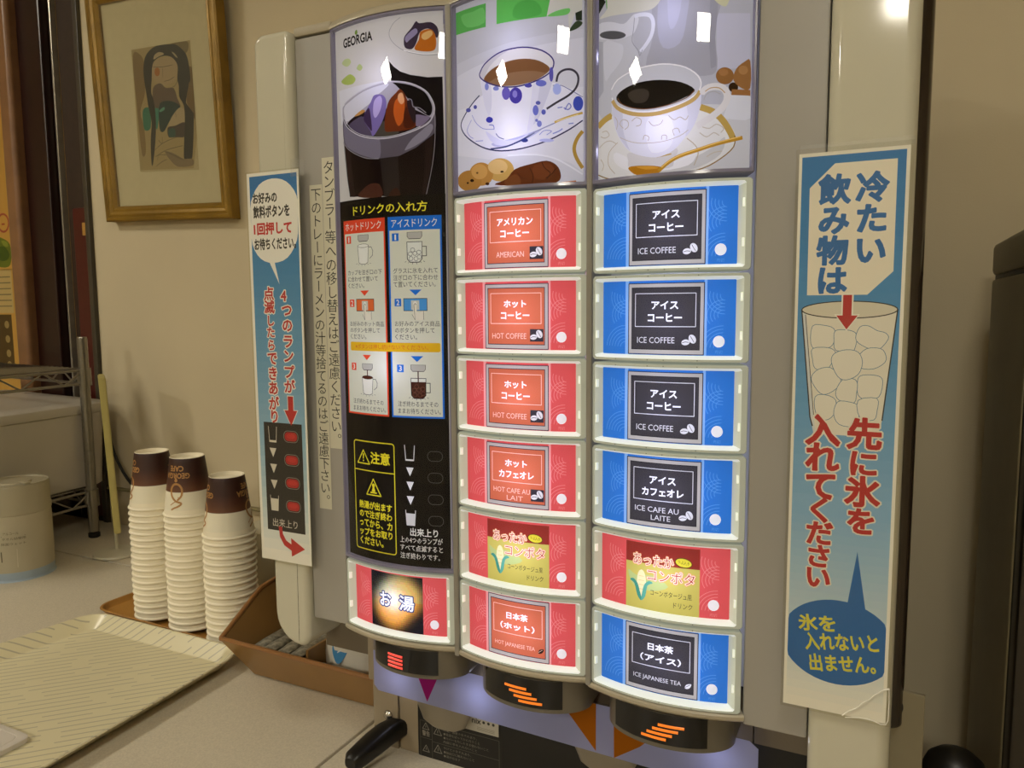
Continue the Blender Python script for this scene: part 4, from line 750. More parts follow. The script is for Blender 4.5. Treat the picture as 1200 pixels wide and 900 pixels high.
CS0, CS1, CZ0, CZ1 = 6.4, LEN - 10.4, 5.7, BH - 5.5
def waves(cv, col, x, z, rs, a0, a1, w=.55):
    for r in rs:
        cv.stroke(col, w, [(x + r * math.cos(a0 + (a1 - a0) * i / 8), z + r * .95 * math.sin(a0 + (a1 - a0) * i / 8)) for i in range(9)])
def side_waves(cv, col):
    for x0 in (34.0, 122.0):
        d = -1
        waves(cv, col, x0 - 3, 12, (5, 8, 11, 14, 17, 20), PI * .5, PI * .98)
        waves(cv, col, x0 - 4, 40, (4, 7, 10, 13), PI * .5, PI * 1.2)
        waves(cv, col, x0 - 2, 56, (4, 7, 10, 13, 16), PI * .9, PI * 1.5)
def beans(cv, x, z, dark, light):
    cv.ell(light, x - 3.2, z - 1.6, 3.6, 2.5, 16, .15); cv.stroke(dark, .45, [(x - 6.2, z - 2.0), (x - 3.4, z - 1.2), (x - .4, z - 1.6)])
    cv.ell(light, x + 2.6, z + 1.2, 3.0, 4.0, 16, .5); cv.stroke(dark, .45, [(x + .8, z + 3.8), (x + 2.4, z + 1.2), (x + 4.2, z - 1.6)])
def card(kind, l1, l2, en, icon='bean', en2=None):
    cv = Canvas()
    hot = kind == 'hot'
    base, wave, pale = ('dc5658', 'e88684', 'f0a09e') if hot else ('2f78d0', '5a9ae0', '86b4ec')
    strips(cv, base, CS0, CZ0, CS1, CZ1, 12)
    side_waves(cv, wave)
    cv.rect(pale, 31.0, CZ0, 34.4, CZ1); cv.rect(pale, 102.6, CZ0, 105.0, CZ1)  # pale bands paint the LED spill beside the centre frame
    cv.rect('262440', 33.9, 6.2, 103.0, 67.4); cv.rect('b7b2ac', 34.7, 6.9, 102.2, 66.7)
    cv.rect('2b2a40' if hot else '2a282c', 37.2, 10.3, 99.4, 63.7)
    face = 'c8684a' if hot else '3b393d'
    ln = 'f4c4b4' if hot else 'd9d9dc'
    wh = 'fbeff0' if hot else 'f0f0f6'
    cv.rect(face, 38.0 if hot else 37.4, 11.0, 98.7, 63.0)
    cv.frame(ln, .6, 41.0, 30.2, 95.6, 58.4)
    cx = 68.4
    def fit(t, z0, z1):
        w = 7.6 * len(t) if len(t) > 3 else 7.9 * len(t)
        cv.text(wh, t, cx - w / 2, z0, cx + w / 2, z1, .03, 2)
    fit(l1, 45.2, 51.8); fit(l2, 34.6, 41.2)
    if en2:
        cv.text(ln, en, 42.4, 19.6, 83.4, 24.4, .004, 2); cv.text(ln, en2, 58, 12.6, 76, 17.2, .004, 2)
    else:
        w = {'AMERICAN': (48.2, 78.5), 'HOT COFFEE': (42.6, 80.5), 'ICE COFFEE': (43, 77.5)}.get(en, (42.4, 88.0))
        cv.text(ln, en, w[0], 16.0, w[1], 21.2, .008, 2)
    if icon == 'bean':
        if hot: cv.rect('33303a', 84.4, 13.6, 98.0, 25.2); beans(cv, 91.2, 19.4, '33303a', 'd8d8da')
        else: beans(cv, 90.4, 18.6, '3b393d', 'dcdcde')
    else:
        cv.smooth('2a1a14' if hot else 'e6e6ea', [(91.4, 16.2), (93, 19.4), (97.2, 20.2), (96.2, 17), (93.6, 15.4)]); cv.stroke('e9c4b0' if hot else '3b393d', .4, [(91.6, 16.6), (96, 19.4)])
    done(cv, wave)
    return cv
def done(cv, wave):
    cv.ell('f3f1f0', 115.4, 17.8, 4.9, 4.9, 24)
    cv.text(wave, '売切', 112.2, 7.6, 118.6, 10.6, 0, 1)
def corn():
    cv = Canvas()
    strips(cv, 'dc5658', CS0, CZ0, CS1, CZ1, 12); side_waves(cv, 'e88684')
    cv.rect('c3b95a', 34.0, CZ0, 103.0, 66.6); cv.rect('8f2f28', 34.0, 48.4, 103.0, 66.6)
    cv.smooth('b3c27a', [(36, 40), (45, 36), (60, 38), (75, 30), (60, 24), (42, 26)])
    for off, col, t in ((.10, 'e8a06a', 0), (.05, 'fbe9d2', 0), (.008, 'b5442f', 0)):
        cv.text(col, 'あったか', 41.5, 46.6, 79.5, 56.6, off, 2)
        cv.text(col, 'コンポタ', 55.5, 33.6, 98.5, 44.2, off, 2)
    cv.ell('3a3410', 88.6, 53.2, 7.8, 4.4, 24, -.12); cv.ell('d9cf3c', 88.6, 53.2, 7.2, 3.8, 24, -.12)
    cv.text('3a3410', 'つぶ入り', 83.4, 51.6, 93.8, 55.0, 0, 1, -.12)
    cv.smooth('e6dfa8', [(47.6, 16), (45.0, 26), (46, 38), (49.6, 42), (53, 38), (54, 27), (51, 16)])
    for i in range(4): cv.stroke('cdbf72', .4, [(46.2 + i * .2, 24 + i * 4), (52.6 - i * .2, 24 + i * 4)])
    cv.smooth('3f8f7a', [(49, 13.5), (45.5, 18), (42.5, 28), (38, 31), (41.5, 32.6), (45.6, 29), (48, 22), (49.8, 16)])
    cv.smooth('57a58e', [(49.4, 13.5), (53.5, 18), (55.5, 28), (60.5, 31), (57, 32.6), (52.6, 29), (50.6, 22)])
    cv.text('2f2c22', 'コーンポタージュ風', 58.5, 20.0, 96.5, 25.6, .006, 1)
    cv.text('2f2c22', 'ドリンク', 80.0, 11.6, 97, 16.6, .006, 1)
    done(cv, 'e88684')
    return cv
def hotwater():
    cv = Canvas()
    strips(cv, 'dc5658', CS0, CZ0, CS1, CZ1, 12); side_waves(cv, 'e88684')
    x0, x1, z0, z1 = 34.4, 102.6, 6.0, 66.8
    cv.rect('171318', x0, z0, x1, z1)
    # soft round glow of the printed photograph, in small tiles
    nx, nz = 30, 26
    for i in range(nx):
        for j in range(nz):
            u, v = (i + .5) / nx * 2 - 1, (j + .5) / nz * 2 - 1
            r = math.hypot(u * .98, v * .98)
            th = math.atan2(v, u)
            edge = 1.36 - .24 * max(0, math.cos(th - 2.5)) ** 2 - .30 * max(0, math.cos(th + .75)) ** 3 - .10 * max(0, math.cos(th + 2.4)) ** 4
            t = min(1, max(0, (edge - r) / .60))
            t = t * t * (3 - 2 * t)
            wht = math.exp(-((u + .12) ** 2 + (v - .05) ** 2) / .22)
            base = [.86, .58, .22] if v < .1 else [.80, .66, .34]
            gr = max(0, math.cos(th - 2.4)) ** 2 * min(1, r)
            cc = [base[q] * (1 - gr) + (.55, .62, .50)[q] * gr for q in range(3)]
            cc = [min(1, cc[q] + (1 - cc[q]) * .75 * wht) for q in range(3)]
            dk = (.07, .06, .08)
            cc = [round((dk[q] * (1 - t) + cc[q] * t) * 20) / 20 for q in range(3)]
            X0 = x0 + (x1 - x0) * i / nx; Z0 = z0 + (z1 - z0) * j / nz
            cv.rect('%02x%02x%02x' % tuple(int(255 * q) for q in cc), X0, Z0, X0 + (x1 - x0) / nx, Z0 + (z1 - z0) / nz)
    for off, col in ((.09, '2b3a66'), (.022, 'eef0f4')):
        cv.text(col, 'お', 47.5, 30.6, 62.0, 45.4, off, 2); cv.text(col, '湯', 74.0, 29.4, 91.6, 45.0, off, 2)
    done(cv, 'e88684')
    return cv
def build_card(cv): return cv.mesh('label_card', lambda s, z: cpl(s, z, -.0066), lit)
print_me = {
 'american': build_card(card('hot', 'アメリカン', 'コーヒー', 'AMERICAN')),
 'hotcoffee': build_card(card('hot', 'ホット', 'コーヒー', 'HOT COFFEE')),
 'hotau': build_card(card('hot', 'ホット', 'カフェオレ', 'HOT CAFE AU', 'bean', 'LAIT')),
 'hottea': build_card(card('hot', '日本茶', '（ホット）', 'HOT JAPANESE TEA', 'leaf')),
 'icecoffee': build_card(card('ice', 'アイス', 'コーヒー', 'ICE COFFEE')),
 'iceau': build_card(card('ice', 'アイス', 'カフェオレ', 'ICE CAFE AU', 'bean', 'LAITE')),
 'icetea': build_card(card('ice', '日本茶', '（アイス）', 'ICE JAPANESE TEA', 'leaf')),
 'corn': build_card(corn()), 'water': build_card(hotwater())}
def button(c, zbot, key, label):
    o = inst('selection_button', frame_me, (COLX[c], FY, zbot), mach); o['label'] = label
    inst('label_card', print_me[key], (COLX[c], FY, zbot), o)
    inst('clear_cover', cover_me, (COLX[c], FY, zbot), o)
    led(c, zbot + BH / 2000, LED, .670)
Z2 = [.1053 - .0757 * (i + 1) for i in range(6)]
Z3 = [.1040 - .0761 * (i + 1) for i in range(6)]
for z, k, n in zip(Z2, ('american', 'hotcoffee', 'hotcoffee', 'hotau', 'corn', 'hottea'), ('glowing red american coffee button', 'upper glowing red hot coffee button', 'lower glowing red hot coffee button', 'glowing red hot cafe au lait button', 'glowing red corn soup button in the middle column', 'glowing red hot tea button')):
    button(2, z, k, n)
for z, k, n in zip(Z3, ('icecoffee', 'icecoffee', 'icecoffee', 'iceau', 'corn', 'icetea'), ('top glowing blue iced coffee button', 'second glowing blue iced coffee button', 'third glowing blue iced coffee button', 'glowing blue iced cafe au lait button', 'glowing red corn soup button in the blue column', 'glowing blue iced tea button')):
    button(3, z, k, n)
button(1, -.3462, 'water', 'glowing red hot water button with orange picture')
# --- rounded rails under the columns
for c, zb in ((1, -.3468), (2, Z2[-1] + .0002), (3, Z3[-1] + .0002)):
    bm = NB()
    sweep(bm, c, [(.002, zb), (.0035, zb - .0012), (.0035, zb - .0038), (.0015, zb - .0060), (-.004, zb - .0068), (-.05, zb - .0068), (-.05, zb)], -2.2, LEN + 2.2)
    obj('bottom_rail', bm, silver, mach)
# --- spout hoods under the rails
hood_m = mat('hood_grey', '6c6558', .3, noise=(10, .04))
def ell_arc(xc, hw, y0, d, n=28, a0=0.0, a1=PI):
    return [(xc - hw * math.cos(a0 + (a1 - a0) * i / n), y0 - d * math.sin(a0 + (a1 - a0) * i / n)) for i in range(n + 1)]
def led_bar(parent, xc, hw, y0, d, x0, x1, z, th, m, slope=0.0):
    bm = NB()
    n = 8
    rows = []
    def yy(x): return y0 - d * math.sqrt(max(0, 1 - ((x - xc) / hw) ** 2)) - .0012
    for k, (dz, dy) in enumerate(((-th / 2, 0), (-th / 2 * .6, -.0006), (th / 2 * .6, -.0006), (th / 2, 0))):
        rows.append([bm.verts.new((x0 + (x1 - x0) * i / n, yy(x0 + (x1 - x0) * i / n) + dy, z + dz)) for i in range(n + 1)])
    for a, b in zip(rows, rows[1:]):
        for i in range(n): bm.faces.new((a[i], a[i + 1], b[i + 1], b[i]))
    return obj('indicator_bar', bm, m, parent)
def hood(xc, hw, zt, zb, bars, xl, xr):
    y0, d = .672, .037
    bm = NB()
    P = ell_arc(xc, hw, y0, d) + [(xc + hw, .712), (xc - hw, .712)]
    prism(bm, P, zb, zt, bev=.003, seg=3, axis='z')
    h = obj('spout_hood', bm, hood_m, mach, ang=40)
    # black glossy display following the curve
    bm = NB(); n = 20
    def yy(x): return y0 - d * math.sqrt(max(0, 1 - ((x - xc) / hw) ** 2)) - .001
    def zl(x): return zb + .0045
    R1 = [bm.verts.new((xl + (xr - xl) * i / n, yy(xl + (xr - xl) * i / n), zl(0))) for i in range(n + 1)]
    R2 = [bm.verts.new((xl + (xr - xl) * i / n, yy(xl + (xr - xl) * i / n), zt)) for i in range(n + 1)]
    for i in range(n): bm.faces.new((R1[i], R1[i + 1], R2[i + 1], R2[i]))
    obj('display', bm, black, h)
    for x0, x1, z, m in bars: led_bar(h, xc, hw, y0, d, x0, x1, z, .0026, m)
    return h
redl = mat('red_indicator', 'e8483c', .3, emit=.8); orl = mat('orange_indicator', 'e07420', .3, emit=.8)
hood(-.441, .0585, -.3534, -.3835, [(-.462, -.442, -.3635 - .0041 * i, redl) for i in range(4)], -.486, -.404)
hood(-.3055, .0585, -.3560, -.3885, [(-.3235 + .0052 * i, -.2995 + .0052 * i, -.3665 - .0043 * i, orl) for i in range(4)], -.3515, -.266)
hood(-.1685, .0585, -.3595, -.3920, [(-.1705 - .0052 * i, -.1475 - .0052 * i, -.3700 - .0043 * i, orl) for i in range(4)], -.2145, -.129)
# --- beige lower fascia, seams
bm = NB()
for x0, x1 in ((-.5995, -.5105), (-.5098, -.3725), (-.3718, -.2355), (-.2348, -.0985), (-.0978, -.0485)):
    box(bm, x0, x1, .700, .725, -.405 if x0 > -.59 else -.408, -.358, .001)
obj('lower_fascia', bm, mat('fascia_taupe', '6e6352', .4, noise=(10, .04)), mach)
# --- white splash banner with coloured triangles
cv = Canvas()
BY = .675 / .689       # the board stands 675 mm in front of the viewer's plane
def bp(*pts): return [(x * BY, z * BY) for x, z in pts]
cv.poly('b4b6de', bp((-521, -435.5), (-515, -441.5), (-92, -450.9), (-92, -403), (-100, -397), (-521, -394)))
cv.poly('b02a80', bp((-466, -400), (-430, -400), (-448.5, -440.2)))
cv.poly('c0701c', bp((-293, -396), (-248.5, -396), (-248.5, -446)))
cv.poly('c0701c', bp((-230, -398), (-176, -403), (-203.5, -430), (-229.5, -448.2)))
def banner_mat(c): return lit(c, .05)
bme = cv.mesh('splash_banner', lambda u, v: (u / 1000 + .305, .675 - .9, v / 1000 + .515), banner_mat)
ban = inst('splash_banner', bme, (-.305, .9, -.515), mach)
for x, z, w in ((-.375, -.410, .016), (-.234, -.412, .016), (-.478, -.412, .010), (-.125, -.412, .012)):
    l = bpy.data.lights.new('work_lamp', 'POINT'); l.energy = w; l.shadow_soft_size = .004; l.color = (.72, .76, 1.0)
    place(bpy.data.objects.new('work_lamp', l), (x, .696, z), mach)
# --- lower column with screw and lever, dark recess
bm = NB(); prism(bm, rpoly(-.534, -.4965, .70, .80, .006, .0, .0, .0), -.515, -.405, axis='z', bev=.001); box(bm, -.4955, -.470, .702, .80, -.515, -.405, .001)
box(bm, -.534, -.524, .694, .70, -.435, -.36, .003)
lowc = obj('lower_column', bm, beige, mach)
bm = NB(); lathe(bm, [(0, .0045), (.003, .0042), (.0058, .002), (.006, 0)], 0, 0, 0, 20); bmesh.ops.rotate(bm, verts=bm.verts, cent=(0, 0, 0), matrix=Matrix.Rotation(PI / 2, 3, 'X')); bmesh.ops.translate(bm, verts=bm.verts, vec=(-.510, .70, -.476))
obj('screw', bm, mat('steel_screw', 'b5b0a8', .2, .9, noise=(30, .05)), lowc)
bm = NB()
spine = [(-.4925, .703, -.4885), (-.4985, .697, -.4885), (-.5035, .685, -.4900), (-.5075, .667, -.4930), (-.5100, .650, -.4955), (-.5115, .636, -.4970), (-.512, .630, -.4975)]
secs = []
for (x, y, z), w, h in zip(spine, (.008, .0115, .0135, .0135, .0125, .0115, .007), (.010, .0125, .0125, .012, .011, .010, .006)):
    secs.append([(x + w * math.cos(a) * abs(math.cos(a)) ** -.3 if abs(math.cos(a)) > .01 else x, y, z + h * math.sin(a) * (abs(math.sin(a)) ** -.3 if abs(math.sin(a)) > .01 else 1)) for a in [2 * PI * i / 16 for i in range(16)]])
loft(bm, secs, True, True); obj('lever', bm, mat('black_lever_plastic', '100e0c', .35, noise=(30, .15)), mach)
bm = NB(); box(bm, -.470, -.0475, .702, .76, -.515, -.405)
obj('recess_panel', bm, blackm, mach)
bm = NB(); box(bm, -.528, .010, .762, 1.10, -.515, -.369, .003); obj('lower_body', bm, beige, mach)
bm = NB(); box(bm, -.0475, .012, .741, .80, -.515, -.46); obj('foot_block', bm, beige, mach)
# warning print
cv = Canvas(); cv.rect('14120f', 0, 4, 108, 50)
G_ = '8f8a7e'
cv.frame('5a564c', .5, 2, 0, 104, 47); cv.rect('5a564c', 17.6, 0, 18.1, 47); cv.rect('5a564c', 17.6, 24.4, 104, 24.9); cv.rect('5a564c', 2, 26.4, 17.6, 26.9)
def wtri(x, z, r): cv.stroke(G_, .7, [(x - r, z), (x + r, z), (x, z + r * 1.75)], True); cv.rect(G_, x - .35, z + 2, x + .35, z + r)
wtri(9.4, 37.4, 4.4); cv.text('8f8a7e', '警告', 4.6, 29.2, 14.6, 35.6, .02, 1); wtri(9.4, 10.5, 4.4)
wtri(25.4, 34.6, 5.2); wtri(25.4, 13.2, 5.2)
for zz, rows in ((44.0, ('感電、傷害のおそれあり。', '●電源を切ってから行うこと', '●カバーを外したまま使わないこと', '　内部に手を入れないこと')), (22.4, ('やけどのおそれあり。', '●抽出口に触れないこと', '●湯が出ます'))):
    for i, r in enumerate(rows): cv.text('7d786c', r, 33, zz - 4.7 * i - 3.2, 33 + 3.6 * len(r), zz - 4.7 * i, 0, 1)
wm = cv.mesh('warning_label', lambda u, v: (u / 1000, 0, v / 1000), paper)
inst('warning_label', wm, (-.4685, .7012, -.519), mach)
cv = Canvas(); cv.rect('b5b0a0', 0, 0, 71, 30); cv.text('2a2822', 'nix', 38, 9.5, 49, 15.5, .02, 2)
for i in range(3): cv.ell('2a2822', 52.5 + i * 6.0, 12.4, 1.7, 1.7, 10)
for i in range(3): cv.rect('7d786c', 44, 5.4 - i * 1.5, 66, 5.9 - i * 1.5)
inst('maker_label', cv.mesh('maker_label', lambda u, v: (u / 1000, 0, v / 1000), paper), (-.4355, .7004, -.4672), mach)
for x in (-.427, -.238):
    bm = NB(); lathe(bm, [(0, -.046), (.016, -.046), (.027, -.040), (.036, -.020), (.038, 0), (.038, .02), (0, .02)], 0, 0, 0, 32)
    bmesh.ops.scale(bm, verts=bm.verts, vec=(1, .27, 1)); bmesh.ops.translate(bm, verts=bm.verts, vec=(x, .6895, -.420))
    obj('spout_funnel', bm, mat('funnel_grey', '857c6c', .3, noise=(20, .04)), mach)
# bracket on the right side
bm = NB(); prism(bm, [(.0135, -.515), (.0405, -.515), (.0405, -.3372), (.0135, -.3358)], .72, .724, bev=.001)
br = obj('side_bracket', bm, mat('bracket_beige', '8d836a', .5, noise=(30, .05)), mach)
bm = NB(); lathe(bm, [(0, .0005), (.0032, .0005), (.0036, 0)], 0, 0, 0, 20); bmesh.ops.rotate(bm, verts=bm.verts, cent=(0, 0, 0), matrix=Matrix.Rotation(PI / 2, 3, 'X')); bmesh.ops.scale(bm, verts=bm.verts, vec=(.7, 1, 1.5)); bmesh.ops.translate(bm, verts=bm.verts, vec=(.0215, .72, -.3515))
obj('screw_hole', bm, blackm, br)  # flat black disc painted for the shade inside the hole

# ------------------------------------------------------------------ signs on the dispenser
film = pane_mat('laminate_film', 'fbfaf6', .10, 1.40, .012)
def sheet_map(x0, y, tilt=0.0): return lambda u, v: ((u) / 1000, tilt * v / 1000, v / 1000)
def grad(cv, x0, x1, z0, z1, cols):
    n = len(cols)
    for i, c in enumerate(cols): cv.rect(c, x0, z1 - (z1 - z0) * (i + 1) / n, x1, z1 - (z1 - z0) * i / n)
def mix(a, b, n):
    A = [int(a[i:i + 2], 16) for i in (0, 2, 4)]; Bq = [int(b[i:i + 2], 16) for i in (0, 2, 4)]
    return ['%02x%02x%02x' % tuple(int(A[k] + (Bq[k] - A[k]) * i / (n - 1)) for k in range(3)) for i in range(n)]
# left sign: how the four lamps work
cv = Canvas(); cv.rect('f1efe8', 2.0, -285, 75.0, 146)
grad(cv, 5.6, 72.4, -284, 142.5, mix('1a6fb4', '8cb6d4', 24) + mix('8fb8d4', 'f1efe8', 12))
cv.smooth('efeeea', [(38, 138.6), (58, 134), (71.6, 118), (72.2, 95), (70, 72), (56, 54), (36, 49), (18, 54), (6.6, 70), (5.8, 95), (7, 116), (19, 133)])
cv.poly('efeeea', [(29, 52), (37, 52), (43.4, 25.8)])
for r, x1, z0, z1, col, b in (('お好みの', 43.8, 113.4, 124.6, '26221e', .038), ('飲料ボタンを', 60.8, 98.0, 110.6, '26221e', .038), ('1回押して', 62.8, 80.0, 92.4, 'c4201e', .04), ('お待ちください。', 68.2, 63.6, 75.6, '26221e', .036)):
    cv.text(col, r, 9.8, z0, x1, z1, b, 2)
for off, col in ((.10, 'f3f0ea'), (.028, 'bd1f1c')):
    def vt(body, x, zs, w, h):
        for ch, z in zip(body, zs): cv.vtext(col, ch, x, z + h / 2, w, h, off, 2)
    vt('4つのランプが', 52.2, (13.8, -1.9, -18.4, -35.9, -51.8, -69.4, -85.4), 15.5, 15.5)
    vt('点滅', 27.4, (16.0, 1.6), 15.0, 15.0)
    vt('したら', 28.2, (-13.5, -26.1, -40.4), 12.5, 13)
    vt('できあがり', 28.7, (-54.8, -71.8, -88.0, -105.1, -119.7), 15.0, 16)
ARW = lambda x, zt, zm, zb, w, hw: [(x - w, zt), (x + w, zt), (x + w, zm), (x + hw, zm), (x, zb), (x - hw, zm), (x - w, zm)]
cv.poly('f3f0ea', ARW(52.7, -95.4, -111.2, -130.2, 4.6, 10.6)); cv.poly('bd1f1c', ARW(52.7, -96.3, -112, -128.8, 3.8, 9.2))
cv.rect('1c1714', 12.4, -250, 67.4, -126.6)
for ch, z in zip('り', (-119.7,)): cv.vtext('bd1f1c', ch, 28.7, z + 8, 15, 16, .028, 2)
cv.poly('bd1f1c', [(43.5, -112), (61.9, -112), (52.7, -128.8)])
cupicon(cv, 25.0, -148.8, -131.2, 6.0, .14, 'd6d2c6', .7); cupicon(cv, 24.2, -227.0, -209.6, 6.0, .95, 'd6d2c6', .7)
for zt in (-155.6, -173.8, -192.0): cv.poly('d6d2c6', [(19.6, zt), (29.6, zt), (24.6, zt - 10.4)])
for z in (-141.2, -167.6, -193.6, -219.8):
    cv.poly('8f8a80', rpoly(40.8, 62.0, z - 6.6, z + 6.6, 6, 6, 6, 6, 5)); cv.poly('1c1714', rpoly(41.4, 61.4, z - 6.0, z + 6.0, 5.6, 5.6, 5.6, 5.6, 5)); cv.poly('b01a18', rpoly(42.4, 60.4, z - 5.0, z + 5.0, 4.8, 4.8, 4.8, 4.8, 5)); cv.ell('c62a22', 51.4, z + .5, 6.5, 2.8, 16)
cv.text('d6d2c6', '出来上り', 20.4, -245.4, 56.4, -236.0, .006, 2)
cv.poly('bd1f1c', [(28.6, -245), (33.8, -245), (34.6, -253), (39, -260), (46.4, -263.6), (46.4, -256.4), (66.0, -267.0), (46.6, -277.8), (46.4, -271), (36, -266), (30, -257)])
sl = thing('laminated_sign', 'narrow laminated blue sign about four lamps hung over the left edge of the dispenser', 'sign', (-.6385, .636, -.2855))
me = cv.mesh('printed_sheet', sheet_map(0, 0), paper)
inst('printed_sheet', me, (-.6385, .6385, 0), sl)
bm = NB(); box(bm, -.6380, -.5620, .6378, .6392, -.2875, .1475, .0003, 1); obj('laminate_film', bm, film, sl, smooth=False)
bm = NB(); box(bm, -.573, -.555, .6372, .6376, .138, .156, 0); obj('clear_tape', bm, pane_mat('clear_tape', 'ffffff', .12, 1.5, .04), sl, smooth=False)
# right sign: ice goes in first
cv = Canvas(); cv.rect('efece2', 1.4, -326.5, 77.4, 114.5)
grad(cv, 3.6, 75.0, -160, 111.8, mix('1a74bc', '86b4dc', 26)); grad(cv, 3.6, 75.0, -325, -160, mix('86b4dc', 'efece2', 24))
cv.poly('ece6d6', [(10.0, 7.0), (52.5, 7.0), (69.4, 24.0), (69.2, 105.6), (27.0, 105.6), (9.6, 88.3)])
for ch, z in zip('冷たい', (87.0, 64.2, 41.0)): cv.vtext('1266b0', ch, 53.3, z + 10.8, 22.6, 22.6, .045, 3)
for ch, z in zip('飲み物は', (87.0, 64.3, 41.3, 18.8)): cv.vtext('1266b0', ch, 27.2, z + 10.8, 22.4, 22.6, .045, 3)
cv.poly('e6e2d6', [(6.6, -4.2), (73.2, -4.0), (66.0, -88), (63, -101), (18, -101), (15.2, -88)])
cv.poly('d5dade', [(6.6, -4.2), (9.6, -4.2), (19.2, -100), (18, -101), (15.2, -88)])
cv.ell('d9d4c4', 40.0, -4.2, 33.4, 6.4, 36)
cv.stroke('26221f', .8, [(40 + 33.4 * math.cos(2 * PI * i / 36), -4.2 + 6.4 * math.sin(2 * PI * i / 36)) for i in range(36)], True)
cv.stroke('26221f', .9, [(6.6, -4.4), (15.0, -88), (17, -95)]); cv.stroke('26221f', .9, [(73.4, -4.2), (66.0, -88)]); cv.stroke('26221f', .5, [(9.4, -8), (17.6, -86)])
for P in ART_ICE: cv.smooth('e9e6dc', P, 3); cv.stroke('4f7f9f', .45, catmull(P, True, 3), True, False)
cv.poly('efece2', ARW(39.0, 8.4, -7.6, -20.6, 4.2, 9.0)); cv.poly('b8231f', ARW(39.0, 7.0, -8.6, -19.2, 3.1, 7.5))
for off, col in ((.085, 'e9e2d4'), (.04, 'b8231f')):
    for ch, z, w in zip('先に氷を', (-98.7, -121.7, -143.9, -167.2), (25, 22, 25, 22)): cv.vtext(col, ch, 54.3, z + w / 2, w, w, off, 3)
    for ch, z, w in zip('入れてください', (-97.6, -119.1, -141.8, -161.3, -180.1, -198.9, -216.1), (25.5, 25, 24.5, 21.5, 20.5, 20, 20)): cv.vtext(col, ch, 24.7, z + w / 2, w, w, off, 3)
cv.poly('0f62ac', [(52.7, -191.7), (60.4, -240), (46.2, -240)])
cv.poly('0f62ac', [(min(max(40.6 + 42 * math.cos(a) , 3.6), 75.0), -267.5 + 34.6 * math.sin(a) - (.16 * (42 * math.cos(a)) if False else 0)) for a in [2 * PI * i / 48 for i in range(48)]])
for off, col in ((.03, 'd8d23c'),):
    cv.text(col, '氷を', 11.6, -260.6, 38.6, -247.6, off, 2, .10); cv.text(col, '入れないと', 16.6, -273.6, 70.0, -260.0, off, 2, .14); cv.text(col, '出ません。', 20.6, -291.0, 68.6, -277.4, off, 2, .14)
sr = thing('laminated_sign', 'tall laminated blue sign with ice-filled glass taped to the right edge of the dispenser', 'sign', (-.068, .632, -.3275))
me = cv.mesh('printed_sheet', sheet_map(0, 0), paper)
inst('printed_sheet', me, (-.068, .6365, 0), sr)
bm = NB(); box(bm, -.0688, .0118, .6356, .6372, -.3285, .1180, .0004, 1); obj('laminate_film', bm, film, sr, smooth=False)
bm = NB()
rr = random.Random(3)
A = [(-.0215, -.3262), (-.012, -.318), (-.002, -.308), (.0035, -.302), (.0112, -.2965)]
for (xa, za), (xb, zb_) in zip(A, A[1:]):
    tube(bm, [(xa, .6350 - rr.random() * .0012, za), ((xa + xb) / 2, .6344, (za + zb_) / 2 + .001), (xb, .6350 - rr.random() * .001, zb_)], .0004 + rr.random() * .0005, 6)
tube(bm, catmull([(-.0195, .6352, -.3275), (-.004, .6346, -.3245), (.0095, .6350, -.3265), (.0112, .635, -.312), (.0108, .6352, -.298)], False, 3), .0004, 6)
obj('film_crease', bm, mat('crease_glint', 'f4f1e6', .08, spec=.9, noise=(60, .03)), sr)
bm = NB(); box(bm, -.066, .012, .6350, .6354, .1145, .1205, 0); obj('clear_tape', bm, pane_mat('clear_tape', 'ffffff', .12, 1.5, .04), sr, smooth=False)
# white label tapes
def tape(x0, x1, zt, zb, body, label):
    L = len(body); h = (zt - zb - 6) / L
    cv = Canvas(); cv.rect('cfcbb6', 0, zb, x1 - x0, zt)
    cv.vtext('2b2822', body, (x1 - x0) / 2, zt - 3, min(h, x1 - x0) * 1.06, min(h * 1.04, (x1 - x0) * 1.02), .004, 2, h)
    me = cv.mesh('label_tape', lambda u, v: (u / 1000, 0, (v - zb) / 1000), paper)
    o = inst('label_tape', me, (x0 / 1000, .6494, zb / 1000)); return tag(o, label, 'label tape')
tape(-541.2, -523.9, 156.5, -152.0, 'タンブラー等への移し替えはご遠慮ください。', 'white vertical label tape next to the iced coffee picture, higher of the two')
tape(-558.8, -541.8, 129.6, -220.8, '下のトレーにラーメンの汁等捨てるのはご遠慮下さい。', 'white vertical label tape beside the narrow blue sign, reaching lower than its neighbour')
# ------------------------------------------------------------------ framed picture on the wall
fb = Vector((-1.569, 1.183, .2308)); fr_ = Vector((.318, 0, -.0113)); fu = Vector((0, -.020, .428))
def FP(a, b, out=0.0): return fb + fr_ * a + fu * b + Vector((0, -out, -out * .047))
gold = mat('gilt_wood', '8a6a20', .36, .3, noise=(18, .22), bump=(120, .25))
pic = thing('framed_picture', 'gold framed ink drawing of a long haired figure hung on the beige wall', 'picture', (-1.41, 1.19, .18))
bm = NB()
def fl(m, out):
    ma, mb = m / .318, m / .4285
    return [FP(-ma, -mb, out), FP(1 + ma, -mb, out), FP(1 + ma, 1 + mb, out), FP(-ma, 1 + mb, out)]
loft(bm, [fl(.034, -.0145), fl(.034, .008), fl(.031, .011), fl(.026, .011), fl(.023, .008), fl(.018, .0095), fl(.012, .007), fl(.007, .0075), fl(.003, .004), fl(0, .001), fl(0, -.006)])
obj('frame', bm, gold, pic, smooth=False)
bm = NB(); loft(bm, [fl(.002, -.004), fl(.002, -.0055)], True, True); obj('mat_board', bm, mat('picture_mat', 'ddd0b4', .8, noise=(60, .03)), pic, smooth=False)
